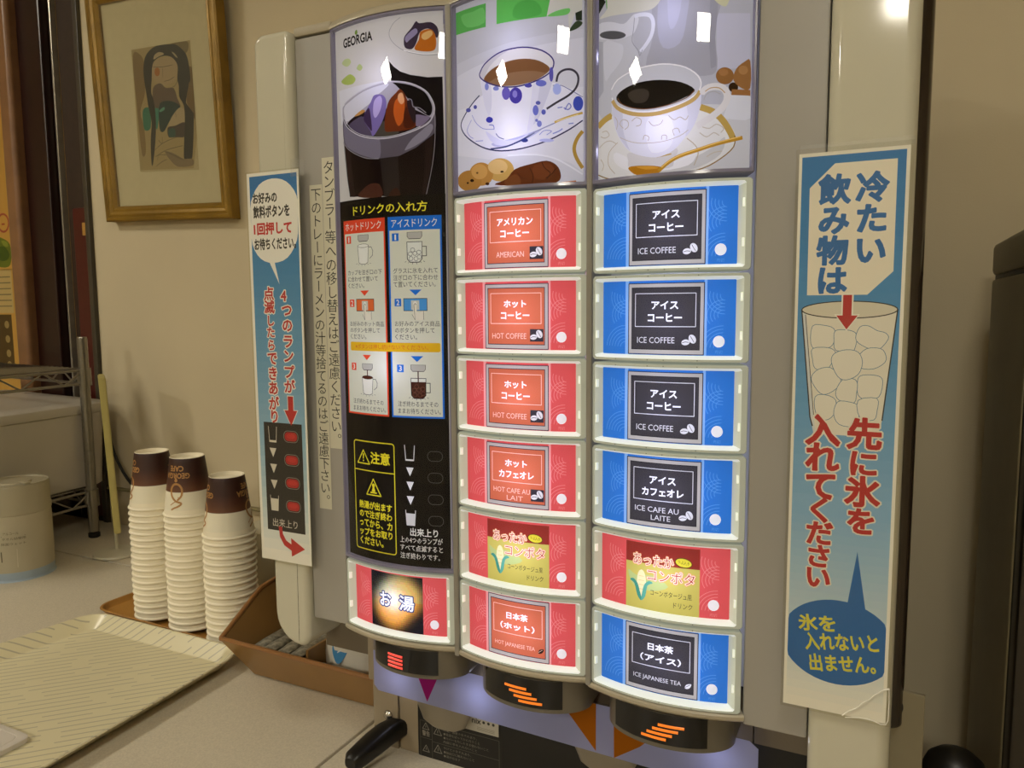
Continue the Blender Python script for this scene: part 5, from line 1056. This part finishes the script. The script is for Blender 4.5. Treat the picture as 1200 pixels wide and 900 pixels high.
def art_pt(X, Z):
    X /= 1000; Z /= 1000
    # foot of the same sight line on the slightly leaning picture
    t = (1.183 + .0467 * .2308 - .003) / (1.183 + .0467 * Z)
    return (X * t + 1.41, 1.183 * t - 1.19, Z * t - .18)
cv = Canvas(); cv.poly('c6b492', [(-1507, 563), (-1327, 556), (-1318, 292), (-1499, 302)])
cv.art(ART_ART)
me = cv.mesh('ink_drawing', art_pt, paper); me.transform(Matrix.Translation((0, .0058, 0)))
inst('ink_drawing', me, (-1.41, 1.19, .18), pic)
bm = NB(); loft(bm, [fl(.001, .001), fl(.001, .0022)], True, True); obj('glass_pane', bm, pane_mat('picture_glass', 'f4f4ee', .03, 1.45, .02), pic, smooth=False)

# ------------------------------------------------------------------ paper cups
def cup_material():
    m = bpy.data.materials.new('cup_sleeve_print'); m.use_nodes = True
    nt = m.node_tree; b = nt.nodes['Principled BSDF']; b.inputs['Roughness'].default_value = .5
    tc = nt.nodes.new('ShaderNodeTexCoord'); sp = nt.nodes.new('ShaderNodeSeparateXYZ'); r = nt.nodes.new('ShaderNodeValToRGB')
    mr = nt.nodes.new('ShaderNodeMapRange'); mr.inputs[1].default_value = 0; mr.inputs[2].default_value = .092
    nt.links.new(tc.outputs['Object'], sp.inputs[0]); nt.links.new(sp.outputs['Z'], mr.inputs[0]); nt.links.new(mr.outputs[0], r.inputs['Fac']); nt.links.new(r.outputs['Color'], b.inputs['Base Color'])
    cr = r.color_ramp
    cr.elements[0].position = 0; cr.elements[0].color = lin('eee7d0'); cr.elements[1].position = .430; cr.elements[1].color = lin('eee7d0')
    for p, c in ((.436, '6d452c'), (.56, '55301f'), (.72, '3c1f15'), (1.0, '351a12')):
        e = cr.elements.new(p); e.color = lin(c)
    return m
cupw = mat('cup_paper', 'f3ead2', .5, noise=(30, .02)); cupp = cup_material()
def cup_mesh():
    bm = NB()
    prof = [(.0345, .0025), (.0366, .0008), (.0382, 0), (.0394, .0010), (.0397, .0024), (.0390, .0038), (.0374, .0044)]
    H = .092
    def wr(z): return .0374 - (z - .0044) / (H - .0044) * (.0374 - .0258)
    zs = [.012, .022, .032, .042, .055, .07, .085, H - .0008]
    prof += [(wr(z), z) for z in zs] + [(.0254, H), (.0246, H - .0004), (.0242, H - .006), (.012, H - .0065), (0, H - .0065)]
    mis = []
    for k in range(len(prof) - 1):
        z = max(prof[k][1], prof[k + 1][1]); mis.append(1 if (z > .02 and k < 14) else 0)
    lathe(bm, prof, 0, 0, 0, 48, mis=mis)
    return local_mesh('paper_cup', bm, [cupw, cupp], ang=50)
cup_me = cup_mesh()
TAN = 'b5854c'
def cup_print():
    cv = Canvas()
    # arc length x (mm), height z (mm); the cup stands upside down so the lettering does too
    cv.text(TAN, 'GEORGIA', -22, 61.5, 22, 69.5, .035, 2, PI); cv.text(TAN, 'CAFE', -12.5, 72.5, 12.5, 80.5, .035, 2, PI)
    cv.smooth(TAN, [(-1.5, 61), (1.5, 61), (2.6, 57.5), (0, 55.6), (-2.6, 57.5)])
    pts = catmull([(3, 28), (9, 35), (9.5, 46), (3.5, 52.5), (-4, 51.5), (-8, 44), (-6, 34), (1, 26.5), (9, 23.5), (5, 19), (-1.5, 16), (-6, 13)], False, 4)
    for i, (a, b) in enumerate(zip(pts, pts[1:])):
        cv.stroke(TAN, 3.5 - 2.0 * abs(i / len(pts) - .35), [a, b], False, False)
    cv.stroke(TAN, 1.2, catmull([(-8, 20), (-1.5, 25), (5.5, 29), (4, 33)], False, 3))
    H = .092
    def f(x, z, out=.00035):
        zz = z / 1000; r = .0374 - (zz - .0044) / (H - .0044) * (.0374 - .0258) + out
        a = x / 1000 / .032
        return (r * math.sin(a), -r * math.cos(a), zz)
    return cv.mesh('printed_logo', f, paper, base=False)
logo_me = cup_print()
ORD = ['top', 'second', 'third', 'fourth', 'fifth', 'sixth', 'seventh', 'eighth', 'ninth', 'tenth', 'eleventh', 'twelfth', 'thirteenth', 'fourteenth', 'fifteenth', 'sixteenth', 'seventeenth', 'eighteenth', 'nineteenth', 'twentieth']
STK = (('left', 'leftmost', -1.0765, .8460, 19, (-1.40, 1.6)), ('middle', 'middle', -.9890, .8410, 19, (-.61, 2.5)), ('short', 'short right-hand', -.8951, .8320, 17, (-1.45, 1.15)))
for nm, ad, x, y, n, tw in STK:
    view = math.atan2(x, y)          # turned so that the print faces as in the photograph
    for k in range(n):
        jx = random.uniform(-.0006, .0006) if k else 0; jy = random.uniform(-.0006, .0006) if k else 0
        o = inst('paper_cup', cup_me, (x + jx, y + jy, -.5045 + .0101 * (n - 1 - k)))
        o.rotation_euler[2] = random.uniform(0, 6.28)
        if k == 0:
            tag(o, 'upside-down brown and white paper cup on top of the %s cup stack' % ad, 'paper cup', 'paper cups in three stacks')
            o.rotation_euler[2] = 0
            for q in tw:
                p = inst('printed_logo', logo_me, (x + jx, y + jy, -.5045 + .0101 * (n - 1)), o)
                p.rotation_euler[2] = -view + q
        else:
            tag(o, '%s paper cup from the top of the %s stack, only its rim showing' % (ORD[k], ad), 'paper cup', 'paper cups in three stacks')

# ------------------------------------------------------------------ trays
def rot2(cx, cy, a, x, y): return (cx + x * math.cos(a) - y * math.sin(a), cy + x * math.sin(a) + y * math.cos(a))
def tray(name, cx, cy, w, d, ang, z0, rim, rimw, r, m, th=.003, flare=0.0, lean=0.0):
    bm = NB()
    def lp(ins, z, rr): return [Vector((*rot2(cx, cy, ang, px * (1 - flare * (py / d - .5)) + lean * (py / d - .5), py), z)) for px, py in rpoly(-w / 2 + ins, w / 2 - ins, -d / 2 + ins, d / 2 - ins, rr, rr, rr, rr, 8)]
    loft(bm, [lp(rimw, z0, max(r - rimw, .006)), lp(rimw * .9, z0, max(r - rimw * .9, .006)), lp(.002, z0 + rim - .002, r), lp(0, z0 + rim, r), lp(.001, z0 + rim + .0012, r), lp(.004, z0 + rim + .001, r - .002), lp(rimw * .95, z0 + th + .0012, max(r - rimw, .006)), lp(rimw * 1.12, z0 + th, max(r - rimw, .006))], True, True)
    return obj(name, bm, m)
def stripe_material():
    m = bpy.data.materials.new('striped_tray_plastic'); m.use_nodes = True
    nt = m.node_tree; b = nt.nodes['Principled BSDF']; b.inputs['Roughness'].default_value = .3
    tc = nt.nodes.new('ShaderNodeTexCoord'); mp = nt.nodes.new('ShaderNodeMapping')
    mp.inputs['Rotation'].default_value = (0, 0, -math.radians(46))
    nt.links.new(tc.outputs['Object'], mp.inputs[0])
    sp = nt.nodes.new('ShaderNodeSeparateXYZ'); nt.links.new(mp.outputs[0], sp.inputs[0])
    def math_(op, a, bb=None):
        n = nt.nodes.new('ShaderNodeMath'); n.operation = op
        for i, q in enumerate((a, bb)):
            if q is None: continue
            if isinstance(q, (int, float)): n.inputs[i].default_value = q
            else: nt.links.new(q, n.inputs[i])
        return n.outputs[0]
    row = math_('MULTIPLY', sp.outputs['Y'], 84.0)
    fr = math_('FRACT', row); idx = math_('FLOOR', row)
    line = math_('LESS_THAN', fr, .17)
    ofs = math_('FRACT', math_('MULTIPLY', math_('SINE', math_('MULTIPLY', idx, 12.9898)), 437.58))
    along = math_('FRACT', math_('ADD', math_('MULTIPLY', sp.outputs['X'], 7.5), math_('MULTIPLY', ofs, 1.0)))
    dash = math_('LESS_THAN', along, .84)
    fac = math_('MULTIPLY', math_('MULTIPLY', line, dash), .6)
    mx = nt.nodes.new('ShaderNodeMix'); mx.data_type = 'RGBA'
    mx.inputs['A'].default_value = lin('dfd6b2'); mx.inputs['B'].default_value = lin('9a9384')
    nt.links.new(fac, mx.inputs['Factor']); nt.links.new(mx.outputs['Result'], b.inputs['Base Color'])
    return m
t = tray('serving_tray', -.989, .565, .333, .443, 0.0, -.5145, .0195, .024, .036, stripe_material(), flare=.22, lean=.012)
tag(t, 'cream cafeteria tray with thin grey dash pattern lying on the counter', 'tray')
t = tray('wooden_tray', -.985, .915, .42, .225, math.radians(-1.5), -.5148, .0105, .010, .03, mat('brown_tray_wood', 'ab7a36', .4, noise=(12, .15)))
tag(t, 'small brown tray under the three stacks of paper cups', 'tray')
bm = NB()
def cl(ins, z): return [Vector((px, py, z)) for px, py in rpoly(-1.06 + ins, -.899 - ins, .41 + ins, .521 - ins, .010, .010, .010, .010, 5)]
loft(bm, [cl(0, -.511), cl(0, -.5055), cl(.0015, -.5045), cl(.008, -.5045), cl(.0085, -.5051), cl(.0095, -.5051), cl(.010, -.5045)], True, True)
o = obj('card_plate', bm, mat('white_card_plate', 'd5cdc2', .4, noise=(30, .02))); tag(o, 'white rounded card plate lying on the cream tray', 'card plate')

# ------------------------------------------------------------------ brown organiser box with sachets
brn = mat('brown_organiser_plastic', '94703f', .34, noise=(14, .10))
org = thing('organiser_box', 'open brown organiser box with sloping sides under the left edge of the dispenser', 'box', (-.69, .83, -.5145))
def tp(x): return x
OUT = {'bfl': (-.786, .764), 'bfr': (-.575, .764), 'bbr': (-.575, .955), 'bbl': (-.79, .955)}
bm = NB()
zb = -.5145
th = .004
bot = [(-.786, .764, zb), (-.572, .764, zb), (-.572, .955, zb), (-.79, .955, zb)]
top = [(-.824, .738, -.459), (-.553, .738, -.461), (-.553, .97, -.392), (-.822, .97, -.392)]
lmid = (-.820, .815, -.410); rmid = (-.553, .815, -.410)
def inn(p, dx, dy, dz=0): return (p[0] + dx, p[1] + dy, p[2] + dz)
V = lambda p: bm.verts.new(p)
B = [V(p) for p in bot]; T = [V(p) for p in top]; Lm, Rm = V(lmid), V(rmid)
bi = [V(inn(bot[0], th, th, th)), V(inn(bot[1], -th, th, th)), V(inn(bot[2], -th, -th, th)), V(inn(bot[3], th, -th, th))]
ti = [V(inn(top[0], th, th)), V(inn(top[1], -th, th)), V(inn(top[2], -th, -th)), V(inn(top[3], th, -th))]
Li, Ri = V(inn(lmid, th, 0)), V(inn(rmid, -th, 0))
F = bm.faces.new
F(B); F((B[0], B[1], T[1], T[0])); F((B[1], B[2], T[2], Rm, T[1])); F((B[2], B[3], T[3], T[2])); F((B[3], B[0], T[0], Lm, T[3]))
F(bi); F((bi[0], bi[1], ti[1], ti[0])); F((bi[1], bi[2], ti[2], Ri, ti[1])); F((bi[2], bi[3], ti[3], ti[2])); F((bi[3], bi[0], ti[0], Li, ti[3]))
for a, b, c, d in ((T[0], T[1], ti[1], ti[0]), (T[1], Rm, Ri, ti[1]), (Rm, T[2], ti[2], Ri), (T[2], T[3], ti[3], ti[2]), (T[3], Lm, Li, ti[3]), (Lm, T[0], ti[0], Li)): F((a, b, c, d))
bmesh.ops.recalc_face_normals(bm, faces=bm.faces)
bmesh.ops.bevel(bm, geom=[e for e in bm.edges if e.calc_length() > .01], offset=.0016, segments=2, affect='EDGES')
obj('shell', bm, brn, org, ang=50)
bm = NB()
box(bm, -.694, -.690, .768, .95, -.511, -.462, .001)
obj('divider', bm, brn, org)
# rounded rim bead
bm = NB(); tube(bm, [inn(top[0], .002, .002), inn(top[1], -.002, .002)], .0034, 8); tube(bm, [inn(top[0], .002, .002), inn(lmid, .002, 0), inn(top[3], .002, 0)], .0034, 8)
obj('rim', bm, mat('brown_rim', '93673c', .3, noise=(14, .08)), org)
sach = mat('grey_sachet_paper', '8e8878', .6, noise=(160, .45), bump=(200, .3))
def sachet():
    bm = NB()
    n = 10
    loops = []
    for i in range(n + 1):
        y = -.052 + .104 * i / n
        t = min(1, min(i, n - i) / 2.0)
        h = .0008 + .0050 * t; w = .0108 - .0010 * t
        loops.append([Vector((w * math.cos(a), y, h * math.sin(a) + .006)) for a in [2 * PI * k / 12 for k in range(12)]])
    loft(bm, loops, True, True)
    return local_mesh('sugar_sachet', bm, sach, ang=60)
sme = sachet()
names = ('against the left wall', 'second from the left wall', 'third from the left wall', 'beside the divider')
for lay, ln in enumerate(('bottom', 'middle', 'top')):
    for i in range(4):
        o = inst('sugar_sachet', sme, ((-.7730, -.7775, -.7850)[lay] + .0225 * i, .832 - .006 * lay + random.uniform(-.004, .004), -.5085 + .0128 * lay + random.uniform(0, .001)))
        o.rotation_euler = (random.uniform(-.02, .02), random.uniform(-.06, .06), random.uniform(-.05, .05))
        tag(o, 'grey speckled sachet in the brown organiser, %s layer, %s' % (ln, names[i]), 'sachet', 'grey sachets in the organiser')
# white pouch with blue print standing in the organiser
bm = NB()
loops = []
for z, wx, wy in ((-.5105, .040, .030), (-.500, .046, .034), (-.475, .048, .032), (-.445, .047, .026), (-.415, .046, .016), (-.398, .046, .005), (-.392, .045, .002)):
    loops.append([Vector((-.648 + wx * math.copysign(abs(math.cos(a)) ** .6, math.cos(a)), .826 + wy * math.copysign(abs(math.sin(a)) ** .7, math.sin(a)), z)) for a in [2 * PI * k / 28 for k in range(28)]])
loft(bm, loops, True, True)
po = obj('wipe_pouch', bm, mat('white_pouch_film', 'd9d3c4', .35, noise=(40, .03), bump=(40, .2)), ang=60)
tag(po, 'white pouch with blue oval print standing in the brown organiser', 'pouch')
cv = Canvas(); cv.smooth('3f86b8', [(-8, 0), (-14, 12), (-12, 30), (-4, 40), (4, 34), (2, 24), (10, 26), (14, 16), (8, 2), (0, -6)])
cv.stroke('dfe4e2', 1.6, catmull([(-4, 8), (3, 14), (5, 22), (-2, 26), (-5, 18)], False, 4)); cv.rect('26364e', 2, -19, 20, -16)
def pf(u, v):
    z = (v + 32) / 1000
    t = min(1, max(0, (-.5105 + .040 + v / 1000 + .035 + .5105) / .12))
    y = .034 - .018 * max(0, (v + 5) / 60)
    x = (u - 10) / 1000
    y *= (max(.05, 1 - (abs(x) / .048) ** 3.2)) ** .22
    return (x, -y - .0012, z)
inst('printed_logo', cv.mesh('printed_logo', pf, paper, base=False), (-.648, .826, -.5105), po)

# ------------------------------------------------------------------ wire rack with a white bin
chrome = mat('rack_chrome', '8f8a80', .28, .85, noise=(30, .05))
rack = thing('wire_rack', 'chrome wire shelf rack standing on the counter at the doorway', 'shelf rack', (-1.80, .90, -.515))
ex = Vector((-.994, .105, 0)); ey = Vector((.09, -.99, 0)).normalized()
P0 = Vector((-1.605, 1.10, 0))
RWX, RDY = .52, .40
def RP(a, b, z): q = P0 + ex * a + ey * b; return Vector((q.x, q.y, z))
for a, b, zt in ((0, 0, -.066), (RWX, 0, -.066), (0, RDY, -.066), (RWX, RDY, -.066)):
    p = RP(a, b, 0)
    bm = NB(); lathe(bm, [(0, 0), (.011, 0)] + [q for k in range(17) for q in ((.011, .0255 * k + .002), (.0104, .0255 * k + .0035), (.0104, .0255 * k + .0045), (.011, .0255 * k + .006))] + [(.011, zt + .503), (.0095, zt + .507), (0, zt + .508)], p.x, p.y, -.501, 16)
    pp = obj('post', bm, chrome, rack)
    bm = NB(); lathe(bm, [(0, 0), (.010, 0), (.0125, .002), (.0125, .010), (.006, .014), (0, .014)], p.x, p.y, -.515, 16); obj('foot', bm, mat('black_foot', '121110', .5, noise=(30, .1)), pp)
def shelf(z):
    bm = NB()
    cs = [RP(0, 0, z), RP(RWX, 0, z), RP(RWX, RDY, z), RP(0, RDY, z)]
    for a, b in zip(cs, cs[1:] + cs[:1]):
        lo = Vector((0, 0, -.030))
        tube(bm, [a, b], .0032, 8); tube(bm, [a + lo, b + lo], .0032, 8)
        n = int((b - a).length / .045)
        zz = [a.lerp(b, i / n) + (lo if i % 2 else Vector((0, 0, 0))) for i in range(n + 1)]
        tube(bm, zz, .0022, 6)
    s = obj('wire_shelf', bm, chrome, rack)
    bm = NB()
    n = 24
    for i in range(1, n): tube(bm, [RP(RWX * i / n, 0, z + .003), RP(RWX * i / n, RDY, z + .003)], .0016, 6)
    for i in range(1, 4): tube(bm, [RP(0, RDY * i / 4, z), RP(RWX, RDY * i / 4, z)], .0026, 6)
    o = obj('wire_deck', bm, chrome, s); o['kind'] = 'stuff'
    for a, b in ((0, 0), (RWX, 0), (RWX, RDY), (0, RDY)):
        p = RP(a, b, z); bm = NB(); lathe(bm, [(.0112, -.034), (.0150, -.034), (.0142, .004), (.0112, .004)], p.x, p.y, z, 16); obj('collar', bm, chrome, s)
shelf(-.134); shelf(-.408)
bm = NB()
def bl(ins, z, r=.03): return [Vector((*(RP(px, py, z).to_2d()), z)) for px, py in rpoly(.016 + ins, RWX - .02 - ins, -.066 + ins, RDY - .03 - ins, r, r, r, r, 6)]
loft(bm, [bl(.014, -.4045), bl(.008, -.400), bl(0, -.235), bl(-.004, -.232), bl(-.006, -.222), bl(-.004, -.214), bl(.004, -.209), bl(.03, -.207)], True, True)
o = obj('storage_bin', bm, mat('white_bin_plastic', 'b8b0a2', .4, noise=(8, .03))); tag(o, 'large white lidded bin on the lower shelf of the wire rack', 'bin')
bm = NB(); box(bm, -1.90, -1.72, .93, 1.06, -.5145, -.452, .004); o = obj('power_strip', bm, mat('black_adapter', '0f0e0d', .5, noise=(30, .1))); tag(o, 'black adapter box on the counter under the wire rack', 'adapter')

# ------------------------------------------------------------------ canister
CX, CY = -1.519, .882
can = thing('wipe_canister', 'round off-white canister with printed lines and pale blue foot on the counter', 'canister', (CX, CY, -.515))
canm = mat('canister_plastic', 'b7ae94', .42, noise=(20, .03))
bm = NB(); lathe(bm, [(0, .0), (.062, 0), (.0595, .003), (.0600, .018)], CX, CY, -.5148, 56); obj('base_band', bm, mat('pale_blue_band', '9fb0c0', .4, noise=(20, .03)), can)
bm = NB(); lathe(bm, [(.0600, .018), (.0602, .06), (.0598, .120), (.0590, .128)], CX, CY, -.5148, 56); obj('body', bm, canm, can)
bm = NB(); lathe(bm, [(.0590, .126), (.0605, .128), (.0608, .138), (.0595, .140), (.0595, .178), (.0575, .183), (.058, .184), (.056, .181), (.030, .181), (.028, .184), (.012, .185), (0, .185)], CX, CY, -.5148, 56)
box(bm, CX + .02, CX + .045, CY - .006, CY + .006, -.334, -.329, .002)
obj('lid', bm, mat('canister_lid', 'aca389', .4, noise=(20, .03)), can)
cv = Canvas()
for i, (a, b, t) in enumerate(((-6, 22, 'アルコール'), (-8, 34, 'タオル詰替用'), (-10, 34, '除菌ウェット'))): cv.text('57503f', t, a, 92 - i * 10, b, 97 - i * 10, 0, 1)
cv.rect('57503f', -10, 88.5, 34, 89.2); cv.rect('c9c1a8', -24, 28, 18, 64); cv.rect('57503f', -12, 40, -10, 60)
cn = cv.mesh('printed_label', lambda u, v: (.0605 * math.sin(u / 65.5), -.0605 * math.cos(u / 65.5), v / 1000), paper, base=False)
p = inst('printed_label', cn, (CX, CY, -.5148), can); p.rotation_euler[2] = math.radians(42)

# ------------------------------------------------------------------ card stand seen edge-on, tub, right-hand things
st = thing('card_stand', 'thin pale yellow card on a white round foot, seen edge-on beside the cup stacks', 'card stand', (-1.463, 1.04, -.515))
bm = NB(); lathe(bm, [(0, 0), (.044, 0), (.046, .002), (.045, .006), (.012, .009), (.006, .012), (0, .012)], -1.447, 1.04, -.515, 40); obj('foot', bm, mat('white_foot', 'c9c3ac', .4, noise=(20, .03)), st)
bm = NB(); tube(bm, [(-1.447, 1.04, -.505), (-1.450, 1.041, -.40), (-1.456, 1.043, -.25), (-1.462, 1.046, -.148)], .0032, 10); obj('stem', bm, mat('white_stem', 'c4bea4', .4, noise=(20, .03)), st)
bm = NB()
va = Vector((-.822, .569, 0)); pa = Vector((.569, .822, 0))
def SP(a, b, z): q = Vector((-1.461, 1.046, 0)) + va * a + pa * b; return Vector((q.x + (-.02) * ((z + .46) / .32 - .5) , q.y, z))
v = [bm.verts.new(SP(a, b, z)) for z in (-.462, -.138) for a, b in ((-.045, -.0065), (.055, -.0065), (.055, .0065), (-.045, .0065))]
v2 = v
for q in ((0, 1, 2, 3), (4, 5, 6, 7), (0, 1, 5, 4), (1, 2, 6, 5), (2, 3, 7, 6), (3, 0, 4, 7)): bm.faces.new([v[k] for k in q])
bmesh.ops.bevel(bm, geom=list(bm.edges), offset=.002, segments=2, affect='EDGES')
obj('card', bm, mat('pale_yellow_card', 'bdb06a', .5, noise=(30, .05)), st)
tub = thing('white_tub', 'white plastic tub with clear lid behind the short cup stack', 'tub', (-.985, .99, -.515))
bm = NB(); prism(bm, rpoly(-1.012, -.86, .955, 1.06, .012, .012, .012, .012), -.515, -.412, axis='z', bev=.003); obj('body', bm, mat('tub_white', 'c3bda6', .45, noise=(20, .03)), tub)
bm = NB(); prism(bm, rpoly(-1.016, -.856, .951, 1.064, .014, .014, .014, .014), -.412, -.384, axis='z', bev=.004); obj('lid', bm, mat('tub_lid', 'cbc5ae', .35, noise=(20, .03)), tub)
cab = thing('side_cabinet', 'tall grey-beige cabinet with a lid seam and black door seal at the right wall', 'cabinet', (.32, .95, -1.315))
cm = mat('cabinet_grey_beige', 'c9bd9c', .5, noise=(12, .05))
bm = NB(); box(bm, .11, .52, .822, 1.095, -1.315, .0285, .004); obj('body', bm, cm, cab)
bm = NB(); box(bm, .1095, .5205, .79, 1.0955, .0325, .071, .006); obj('lid', bm, cm, cab)
bm = NB(); box(bm, .113, .517, .825, 1.092, .028, .033); obj('lid_seal', bm, mat('black_seal', '0c0b0a', .5, noise=(30, .1)), cab)
bm = NB(); box(bm, .112, .518, .802, .823, -1.30, .028, .002); obj('door_seal', bm, mat('black_seal', '0c0b0a', .5), cab)
bm = NB(); box(bm, .11, .52, .77, .802, -1.30, .0285, .005); obj('door', bm, mat('dark_door', '2a231a', .35, noise=(12, .08)), cab)
bm = NB(); lathe(bm, [(0, 0), (.028, 0), (.030, .004), (.030, .860), (.0285, .872), (.024, .883), (.016, .890), (.008, .8935), (0, .8945)], .0725, .80, -1.315, 40)
o = obj('gas_cylinder', bm, mat('black_cylinder_paint', '1a1713', .4, noise=(30, .15))); tag(o, 'slim black cylinder with domed top standing between the dispenser and the side cabinet', 'cylinder')
# remove the lettering helper
bpy.data.objects.remove(_fo)
